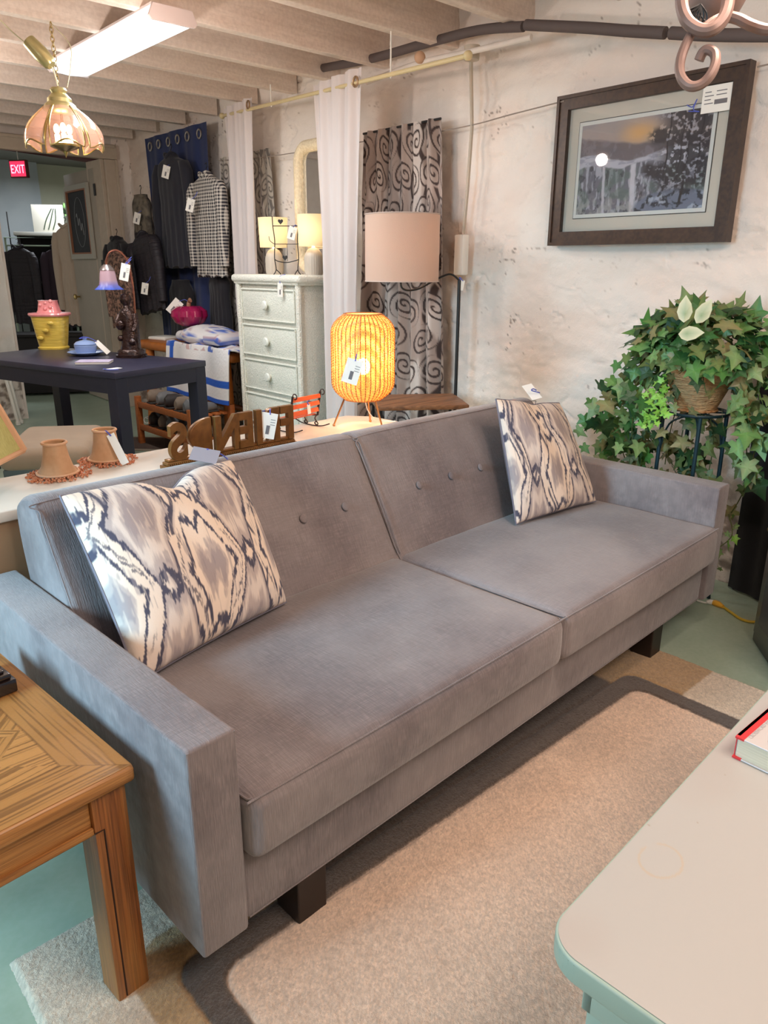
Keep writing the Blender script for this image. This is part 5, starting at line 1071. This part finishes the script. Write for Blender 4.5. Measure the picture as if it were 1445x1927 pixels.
def leo(co):
    x, y, z = co[:, 0], co[:, 1], co[:, 2]; n = len(x); k = fbm(x * 36 + y * 20, z * 36, 3, 3); c = full(n, lin(58, 44, 42)); c = mixc(c, lin(142, 110, 96), ss(.47, .55, k)); return mixc(c, lin(40, 30, 30), ss(.60, .66, k))
def camo(co):
    x, z = co[:, 0], co[:, 2]; n = len(x); c = full(n, lin(96, 86, 74)); c = mixc(c, lin(52, 50, 46), ss(.48, .54, fbm(x * 14, z * 14, 5, 3))); c = mixc(c, lin(140, 130, 116), .7 * ss(.56, .6, fbm(x * 12, z * 18, 9, 3))); return mixc(c, lin(20, 20, 24), ss(-.10, -.06, z) )
LEO = mat('leopard_print', lin(72, 54, 50), .85, var=[(42, .95, lin(186, 144, 124), 2), (60, .5, lin(40, 30, 30), 2)]); CAMO = mat('camouflage_print', lin(100, 90, 78), .85, var=[(13, .9, lin(50, 48, 46), 3), (17, .7, lin(138, 128, 112), 3)])
CHKM = mat('checked_cotton', lin(200, 192, 184), .9); _nt = CHKM.node_tree; _tc = _nt.nodes.new('ShaderNodeTexCoord'); _sx = _nt.nodes.new('ShaderNodeSeparateXYZ'); _nt.links.new(_tc.outputs['Object'], _sx.inputs[0])
_o = []
for _ax in (0, 2):
    _a = _nt.nodes.new('ShaderNodeMath'); _a.operation = 'MULTIPLY'; _a.inputs[1].default_value = 44; _nt.links.new(_sx.outputs[_ax], _a.inputs[0]); _b = _nt.nodes.new('ShaderNodeMath'); _b.operation = 'FRACT'; _nt.links.new(_a.outputs[0], _b.inputs[0]); _c = _nt.nodes.new('ShaderNodeMath'); _c.operation = 'GREATER_THAN'; _c.inputs[1].default_value = .5; _nt.links.new(_b.outputs[0], _c.inputs[0]); _o.append(_c)
_s = _nt.nodes.new('ShaderNodeMath'); _s.operation = 'ADD'; _nt.links.new(_o[0].outputs[0], _s.inputs[0]); _nt.links.new(_o[1].outputs[0], _s.inputs[1]); _h2 = _nt.nodes.new('ShaderNodeMath'); _h2.operation = 'MULTIPLY'; _h2.inputs[1].default_value = .5; _nt.links.new(_s.outputs[0], _h2.inputs[0])
_mx = _nt.nodes.new('ShaderNodeMix'); _mx.data_type = 'RGBA'; _mx.inputs[6].default_value = (*lin(206, 198, 188), 1); _mx.inputs[7].default_value = (*lin(38, 36, 46), 1); _nt.links.new(_h2.outputs[0], _mx.inputs[0]); _nt.links.new(_mx.outputs[2], _nt.nodes['Principled BSDF'].inputs['Base Color'])
garment('hooded_coat', 'long dark navy coat hanging in the middle of the navy curtain', 'coat', 5.74, 2.16, .82, .50, CDK, off=.19, slen=.86, tag=(.05, -.045, -.14), seed=1)
garment('checked_shirt', 'black and cream checked shirt hanging at the right edge of the navy curtain', 'shirt', 5.19, 1.98, .70, .42, CHKM, off=.20, slen=.9, tag=(-.05, -.085, -.22), seed=2)
garment('camouflage_top', 'camouflage and black strapless top clipped to a hanger left of the navy curtain', 'top', 6.42, 1.92, .42, .34, CAMO, off=.16, strap=True, sleeve=False, tag=(.07, -.05, -.20), seed=3)
garment('black_cardigan', 'plain black cardigan, the leftmost garment beside the door frame', 'cardigan', 6.68, 1.58, .68, .42, CBLK, off=.30, seed=4, slen=.8)
garment('leopard_jacket', 'brown leopard-print jacket hanging between the black cardigan and black puffer jacket', 'jacket', 6.36, 1.46, .62, .36, LEO, off=.44, flare=1.25, seed=5, slen=.86)
garment('puffer_jacket', 'black quilted puffer jacket in front of the camouflage top', 'jacket', 6.16, 1.60, .62, .46, CPUF, off=.30, tilt=-.16, seed=6, tag=(.12, -.07, -.46), slen=.92)
garment('black_trousers', 'black trousers hanging below the checked shirt', 'trousers', 5.19, 1.30, .42, .30, CBLK, off=.15, strap=True, sleeve=False, hook=False, seed=7)
garment('black_skirt', 'black skirt hanging low behind the pink pumpkin', 'skirt', 5.85, 1.24, .50, .46, CBLK, off=.14, strap=True, sleeve=False, hook=False, seed=8)
# ------------------------------------------------------------ log bench, quilt and pumpkin
LOG = mat('honey_log', lin(196, 116, 50), .45, var=((20, 20, 20), .4, lin(150, 80, 30), 3))
lb = thing('log_bench', 'honey-coloured pine log bench partly under the blue and white quilt', 'bench', (2.90, 5.36, 0), AW)
b = MB(); b.box((0, 0, .68), (.34, 1.42, .07), .03, seg=4).noise(.006, 5); b.build('seat', LOG, lb)
for x_, y_ in ((-.12, .58), (.12, .58), (-.12, -.58), (.12, -.58)):
    b = MB(); b.tube([(x_ * 1.1, y_ * 1.05, .004), (x_, y_, .65)], [.046, .034], 12); b.build('leg', LOG, lb)
b = MB(); b.tube([(.12, .58, .25), (.12, -.58, .25)], .022, 8); b.build('stretcher', LOG, lb)
def quiltc(u, v):
    n = len(u); c = full(n, lin(226, 222, 222)); blue = lin(36, 88, 186)
    band = lambda t, a, b_: ss(a, a + .006, t) * ss(b_ + .006, b_, t)
    inb = band(u, .10, .16) * (v > .0) * (v < .80); c = mixc(c, blue, band(u, .045, .10) * (v < .86)); c = mixc(c, blue, band(v, .78, .845) * (u > .045) * (u < .40)); c = mixc(c, blue, band(v, .78, .845) * (u > .52))
    c = mixc(c, blue, (v > .955) * 1.0)
    k = (np.mod(np.floor(u * 9) + np.floor(v * 12), 3) < 1) & (v < .55); c = mixc(c, blue, k * ss(.3, .5, vn(u * 12, v * 12, 4)) * .9); c = mixc(c, lin(190, 150, 150), ((v < .55) & (vn(u * 20, v * 20, 6) > .76)) * .8)
    return c
ql = thing('patchwork_quilt', 'blue and white patchwork quilt folded over the log bench', 'quilt', (2.90, 4.98, .722), AW)
def qp(u, v):   # v: 0 back of seat -> over the front -> hanging
    y = (.5 - u) * .88; s_ = v * .76
    if s_ < .38: x = .17 - s_ ; z = .018 + .012 * sin(y * 16 + s_ * 20) + .006 * sin(s_ * 40)
    else: x = -.225 - .015 * sin(y * 14) ; z = .035 - (s_ - .38); x -= .03 * (1 - math.exp(-(s_ - .38) * 10))
    return Vector((x, y + .01 * sin(s_ * 9), z))
nu, nv = 150, 150; uu = np.tile(np.linspace(0, 1, nu), nv); vv = np.repeat(np.linspace(0, 1, nv), nu)
b = MB(); b.grid(qp, nu, nv); qo = b.build('quilt_cloth', mat('quilt_cotton', (1, 1, 1), .9, attr=True, bump=[(60, .3, 2)]), ql, sharp=80, col=lambda co: quiltc(uu, vv)); md = qo.modifiers.new('s', 'SOLIDIFY'); md.thickness = .012; md.offset = 0
b = MB(); 
b.box((-.01, .10, .075), (.34, .62, .08), .04, seg=4).noise(.012, 9, 2); fo = b.build('folded_layer', VC, ql, sharp=80, col=lambda co: quiltc(np.mod(co[:, 1] * 1.9 + .3, 1), np.mod(co[:, 0] * 1.6 + co[:, 2] * 2, .5)))
b = MB(); b.ball((-.04, .14, .08), .15, (1.2, 2.0, .5), 32).noise(.02, 8, 7); 
b.build('quilt_fold', VC, ql, sharp=80, col=lambda co: quiltc(np.mod(co[:, 1] * 1.7 + .2, 1), np.mod(co[:, 0] * 1.3 + co[:, 2] * 3, .5)))
PKM = mat('magenta_glass', lin(168, 26, 84), .18, coat=.4, var=(8, .3, lin(120, 14, 60), 2))
pk = thing('glass_pumpkin', 'magenta glass pumpkin sitting on the folded quilt', 'pumpkin', (2.83, 5.34, .862)); pk.scale = (.93, .93, .93)
b = MB(); b.lathe([(0, -.005), (.06, 0), (.12, .03), (.15, .08), (.145, .125), (.10, .158), (.04, .162), (0, .155)], n=96, fr=lambda a, z: .93 + .09 * abs(cos(a * 4))); b.build('pumpkin_body', PKM, pk)
b = MB(); b.tube(spline([(0, 0, .15), (.0, -.01, .19), (-.01, -.05, .215), (-.02, -.08, .20)], 6), [.018] * 6 + [.013] * 6 + [.011] * 7, 10); b.build('stem', mat('amber_stem', lin(166, 120, 96), .3), pk)
tagcard(pk, (-.05, .05, .20), .08, .13, tilt=.75, az=-2.2, rib=[(-.02, .02, .21), (0, 0, .19)])
# clutter beside the quilt
dc = thing('folded_cloth', 'small white folded cloth on the left end of the log bench', 'cloth', (2.90, 5.92, .716), .3)
b = MB(); b.box((0, 0, .014), (.20, .20, .028), .012, seg=3).noise(.008, 14); b.build('cloth', WHITE, dc)
# slatted shoe rack
SLM = mat('orange_pine', lin(176, 96, 44), .5, var=((6, 60, 60), .4, lin(140, 70, 30), 3))
sr = thing('slatted_rack', 'low orange pine slatted shoe rack between the navy table and the wicker chest', 'shoe rack', (2.54, 4.99, 0), AW)
for lev in (.14, .31):
    for k in range(5):
        b = MB(); b.box((-.13 + .065 * k, 0, lev), (.045, .74, .016), .003); b.build('slat', SLM, sr)
    b = MB(); b.box((-.165, 0, lev), (.018, .78, .045), .003); b.build('front_rail', SLM, sr)
for y_ in (-.39, .39):
    for x_ in (-.16, .16):
        b = MB(); b.bx(x_ - .02, x_ + .02, y_ - .02, y_ + .02, .001, .37, .003); b.build('leg', SLM, sr)
SHM = [mat('dark_shoe', lin(50, 42, 40), .6), mat('taupe_shoe', lin(130, 112, 96), .7), mat('grey_shoe', lin(110, 108, 108), .6)]
def shoe(label, loc, rz, m_):
    t = thing('shoe', label, 'shoe', loc, rz, 'shoes on the slatted rack')
    b = MB(); b.loft([((0, -.12, .03), .02, .02, Matrix.Rotation(pi / 2, 3, 'X')), ((0, -.09, .035), .04, .03, Matrix.Rotation(pi / 2, 3, 'X')), ((0, -.03, .04), .042, .038, Matrix.Rotation(pi / 2, 3, 'X')), ((0, .04, .055), .036, .05, Matrix.Rotation(pi / 2, 3, 'X')), ((0, .10, .055), .036, .05, Matrix.Rotation(pi / 2, 3, 'X')), ((0, .125, .05), .02, .03, Matrix.Rotation(pi / 2, 3, 'X'))], 16); b.build('upper', m_, t)
    b = MB(); b.box((0, 0, .006), (.075, .25, .012), .005); b.build('sole', mat('shoe_sole', lin(60, 56, 52), .8), t)
sl = ['far left', 'second from the left', 'middle', 'second from the right', 'far right']
for lev, nm in ((.149, 'lower'), (.319, 'upper')):
    for k in range(5):
        shoe('%s shoe on the %s shelf of the slatted pine rack' % (sl[k], nm), (2.53, 5.27 - .14 * k, lev), pi / 2 + (.08 if k % 2 else -.06), SHM[(k + (lev > .3)) % 3])
# cables by the bench leg
bcb = thing('cable_bundle', 'tangle of white and black cord on the floor by the rack leg', 'cord', (2.9470, 6.1390, 0.0000))
b = MB(); rnd = random.Random(4)
b.tube(spline([(rnd.gauss(0, .07), rnd.gauss(0, .10), .006 + rnd.random() * .08) for k in range(14)], 6), .005, 6); b.build('black_cord', BLACKM, bcb)
b = MB(); b.tube(spline([(rnd.gauss(-.05, .08), rnd.gauss(0, .10), .006 + rnd.random() * .03) for k in range(9)], 6), .005, 6); b.build('white_cord', WHITE, bcb)
sb = thing('brown_bag', 'brown rounded bag under the log bench', 'bag', (2.93, 5.55, .002))
b = MB(); b.loft([((0, 0, 0), .13, .16), ((0, 0, .06), .16, .20), ((0, 0, .15), .14, .17), ((0, 0, .21), .07, .09)], 24).noise(.014, 10); b.build('bag_body', mat('brown_leather', lin(104, 74, 58), .6), sb)
b = MB(); b.tube(spline([(0, -.06, .205), (0, -.05, .26), (0, .05, .26), (0, .06, .205)], 5), .007, 6); b.build('handle', mat('brown_leather', (1, 1, 1)), sb)
# ------------------------------------------------------------ door, chalkboard and far room
DM = mat('door_paint', lin(172, 162, 148), .6, var=(6, .25, lin(156, 146, 132), 3))
hx, hy = 2.965, 7.14
fa = Vector((2.7130, 7.1740, 2.1300)); az = math.atan2(.79, .03)
dr = thing('door_1', None, None, (hx, hy, 0), az); dr['kind'] = 'structure'
DL = .80
b = MB(); b.bx(0, DL, -.02, .02, .008, 2.13, .003); b.build('door_leaf', DM, dr)
b = MB(); b.lathe([(.008, 0), (.01, .03), (.025, .04), (.028, .055), (0, .065)], n=16); bmesh.ops.rotate(b.bm, cent=(0, 0, 0), matrix=Matrix.Rotation(-pi / 2, 3, 'X'), verts=b.bm.verts); bmesh.ops.translate(b.bm, vec=(DL - .07, .02, 1.0), verts=b.bm.verts); b.build('door_handle', BRASS, dr)
b = MB()
for z in (.4, 1.3, 1.95): b.bx(-.012, .03, .018, .024, z - .05, z + .05)
b.build('hinge', BLACKM, dr, smooth=False)
CHK = mat('chalkboard', lin(46, 48, 52), .8, var=(14, .2, lin(66, 68, 72), 3)); CFR = mat('chalkboard_frame', lin(176, 172, 160), .5); CW = mat('copper_wood', lin(150, 100, 72), .5)
Md = Matrix.Rotation(az, 3, 'Z')
q = Vector((hx, hy, 0)) + Md @ Vector((.44, .024, 1.36))
cbd = thing('framed_chalkboard', 'framed chalkboard with faint chalk lettering hung on the open door', 'chalkboard', q, az + pi)
w_, h_ = .62, .66
b = MB(); mitre(b, w_, h_, .045, -.028, -.003, h_ / 2); b.build('outer_frame', CFR, cbd, smooth=False)
b = MB(); mitre(b, w_ - .09, h_ - .09, .014, -.031, -.003, h_ / 2); b.build('inner_frame', CW, cbd, smooth=False)
b = MB(); b.bx(-w_ / 2 + .055, w_ / 2 - .055, -.012, -.006, .055, h_ - .055); bd = b.build('slate', CHK, cbd, smooth=False)
b = MB(); b.tube([(.13 * cos(a), -.0128, h_ / 2 + .22 * sin(a)) for a in np.linspace(0, 2 * pi, 50, endpoint=False)], .0016, 4, close=True)
b.tube(spline([(-.08 + .02 * k, -.0128, h_ / 2 + .05 * sin(k * 2.1) - .015 * k + .05) for k in range(9)], 5), .0028, 4); b.build('chalk_marks', mat('chalk', lin(150, 154, 156), .9), bd)
# exit sign
ex = thing('exit_sign', 'red glowing EXIT sign hanging beyond the doorway', 'sign', (2.48, 7.65, 2.05), -.95); ex.scale = (.66, .66, .78)
b = MB(); b.bx(-.13, .13, -.03, .03, 0, .19, .006); b.build('housing', mat('dark_red_case', lin(92, 34, 34), .5), ex)
b = MB(); b.bx(-.115, .115, -.0335, -.0302, .015, .175); b.build('red_face', mat('red_face', lin(190, 20, 40), .4, emit=((1, .03, .10), 1.2)), ex, smooth=False)
text('EXIT', .13, (0, -.0340, .048), (pi / 2, 0, 0), mat('red_letters', (1, .3, .4), .4, emit=((1, .28, .42), 3.0)), ex, 'lettering', .0006, 'CENTER', sx=.82)
b = MB(); b.tube([(0, 0, .19), (0, 0, .575)], .006, 6); b.build('hanging_rod', WHITE, ex)
# shelving unit with dark interior, coats
su = thing('wardrobe_unit', 'dark open wardrobe unit with a white top in the room beyond the door', 'wardrobe', (3.42, 9.45, 0), -.35)
DKW = mat('dark_unit', lin(28, 24, 26), .7)
b = MB(); b.bx(-.45, -.42, -.22, .22, .001, 1.62).bx(.42, .45, -.22, .22, .001, 1.62).bx(-.015, .015, -.22, .20, .001, 1.62).bx(-.42, .42, .20, .22, .001, 1.62).bx(-.42, .42, -.22, .2, .001, .05); b.build('carcass', DKW, su, smooth=False)
b = MB(); b.bx(-.42, .42, -.20, .20, .60, .62).bx(-.42, .42, -.2, .2, 1.1, 1.115); b.build('shelf', DKW, su, smooth=False)
b = MB(); b.bx(-.48, .48, -.25, .24, 1.62, 1.66, .004); b.build('top', mat('grey_white_top', lin(176, 176, 168), .5), su)
ap = thing('small_picture', 'small white canvas with green stems leaning on top of the wardrobe unit', 'picture', (3.30, 9.42, 1.661), -.55)
b = MB(); b.bx(-.17, .17, -.012, .012, 0, .30, .003); b.build('canvas', mat('canvas_white', lin(206, 202, 190), .8), ap)
b = MB()
for k in range(3): b.tube(spline([(-.06 + .05 * k, -.014, .03), (-.02 + .05 * k, -.014, .14), (.05 + .02 * k, -.014, .26)], 5), .006, 5)
b.build('painted_stems', mat('stem_green', lin(52, 70, 50), .8), ap)
vs = thing('silver_vase', 'silver vase with green leaves on the wardrobe unit', 'vase', (3.56, 9.35, 1.661))
b = MB(); b.lathe([(0, 0), (.04, 0), (.06, .04), (.055, .09), (.025, .12), (.03, .14), (.0, .13)], n=24); b.build('vase_body', mat('silver', lin(170, 176, 186), .2, metal=.9), vs)
lv = Leaves(); rnd = random.Random(8)
for k in range(26): lv.leaf(Vector((rnd.gauss(0, .05), rnd.gauss(0, .05), .15 + rnd.random() * .14)), Vector((rnd.gauss(0, 1), rnd.gauss(0, 1), .6)), Vector((-.5, -.8, .4)), .07, rnd.choice(GR[:4]), OV)
lv.build('leaves', LF, vs)
rk_ = thing('coat_rack', 'pale green tubular coat rack beyond the doorway', 'coat rack', (2.92, 8.80, 0), -.5)
GRK = mat('pale_green_tube', lin(150, 168, 150), .5)
b = MB(); b.tube([(-.30, 0, .03), (-.30, 0, 1.58), (.32, 0, 1.58), (.32, 0, .03)], .013, 8).tube([(-.30, -.2, .02), (-.30, .2, .02)], .013, 8).tube([(.32, -.2, .02), (.32, .2, .02)], .013, 8).tube([(-.30, 0, 1.50), (.32, 0, 1.50)], .009, 6); b.build('rack_frame', GRK, rk_)
def farcoat(name, label, cat, x, y, z, h, w, m_, rz, seed):
    t = garment(name, label, cat, 0, 0, h, w, m_, seed=seed, slen=.85); t.location = (x, y, z); t.rotation_euler = (0, 0, rz)
farcoat('dark_vest', 'black quilted vest at the left on the coat rack beyond the door', 'vest', 2.76, 8.90, 1.545, .80, .27, CPUF, -.5, 11)
farcoat('plum_jacket', 'dark plum jacket right of the quilted vest on the coat rack beyond the door', 'jacket', 3.10, 8.71, 1.545, .84, .27, mat('plum_cloth', lin(44, 30, 42), .85), -.6, 12)
farcoat('beige_cardigan', 'beige hooded cardigan hanging by the wardrobe unit next to the open door', 'cardigan', 3.00, 8.12, 1.74, .98, .24, mat('beige_knit', lin(184, 166, 148), .95, bump=[(60, .4, 2)]), -1.0, 13)
wv = thing('wire_wall_ornament', 'row of thin dark wire stems standing by the far blue-white wall', 'ornament', (2.55, 9.6, .0), 0)
b = MB(); rnd = random.Random(5)
for k in range(6): b.tube([(-.25 + .12 * k, 0, .03), (-.25 + .12 * k + .01, .0, 1.6 + rnd.random() * .3)], .007, 5)
b.bx(-.32, .42, -.06, .06, .0, .04); b.build('wire_stems', BLACKM, wv)
wn = thing('dark_low_chest', 'dark low chest under the coats beyond the doorway', 'chest', (2.70, 8.30, 0), -.5)
b = MB(); b.bx(-.40, .45, -.18, .18, .03, .60, .006); b.build('body', DKW, wn)
b = MB(); b.bx(-.42, .47, -.20, .20, .60, .63, .004); b.build('lid', DKW, wn)
rp = thing('dark_red_pipe', 'dark red painted pipe under the far ceiling beyond the doorway', 'pipe', (1.9, 7.5, 2.30)); b = MB(); b.tube([(0, 0, 0), (2.5, .9, .0)], .03, 10); b.build('pipe_length', mat('red_pipe', lin(84, 36, 36), .5), rp)
# decorative iron scroll hook on the wall left of the clothes
ih = thing('iron_wall_hook', 'small scrolled wire hanger hook on the wall left of the navy curtain', 'hook', (WX(6.62, .05), 6.62, 1.50), WROT)
b = MB(); b.tube(spline([(0, 0, .14), (-.06, -.01, .1), (-.07, -.02, .02), (-.02, -.02, -.04), (.03, -.02, .0), (.02, -.02, .06), (-.03, -.02, .05)], 6), .004, 6); b.build('scroll_wire', mat('bronze_wire', lin(130, 100, 80), .5, metal=.4), ih)
# a small tin hook light strip under the beams
for o in bpy.data.objects:
    if o.type == 'MESH' and o.parent is None and 'kind' not in o and 'label' not in o: print('UNTAGGED', o.name)
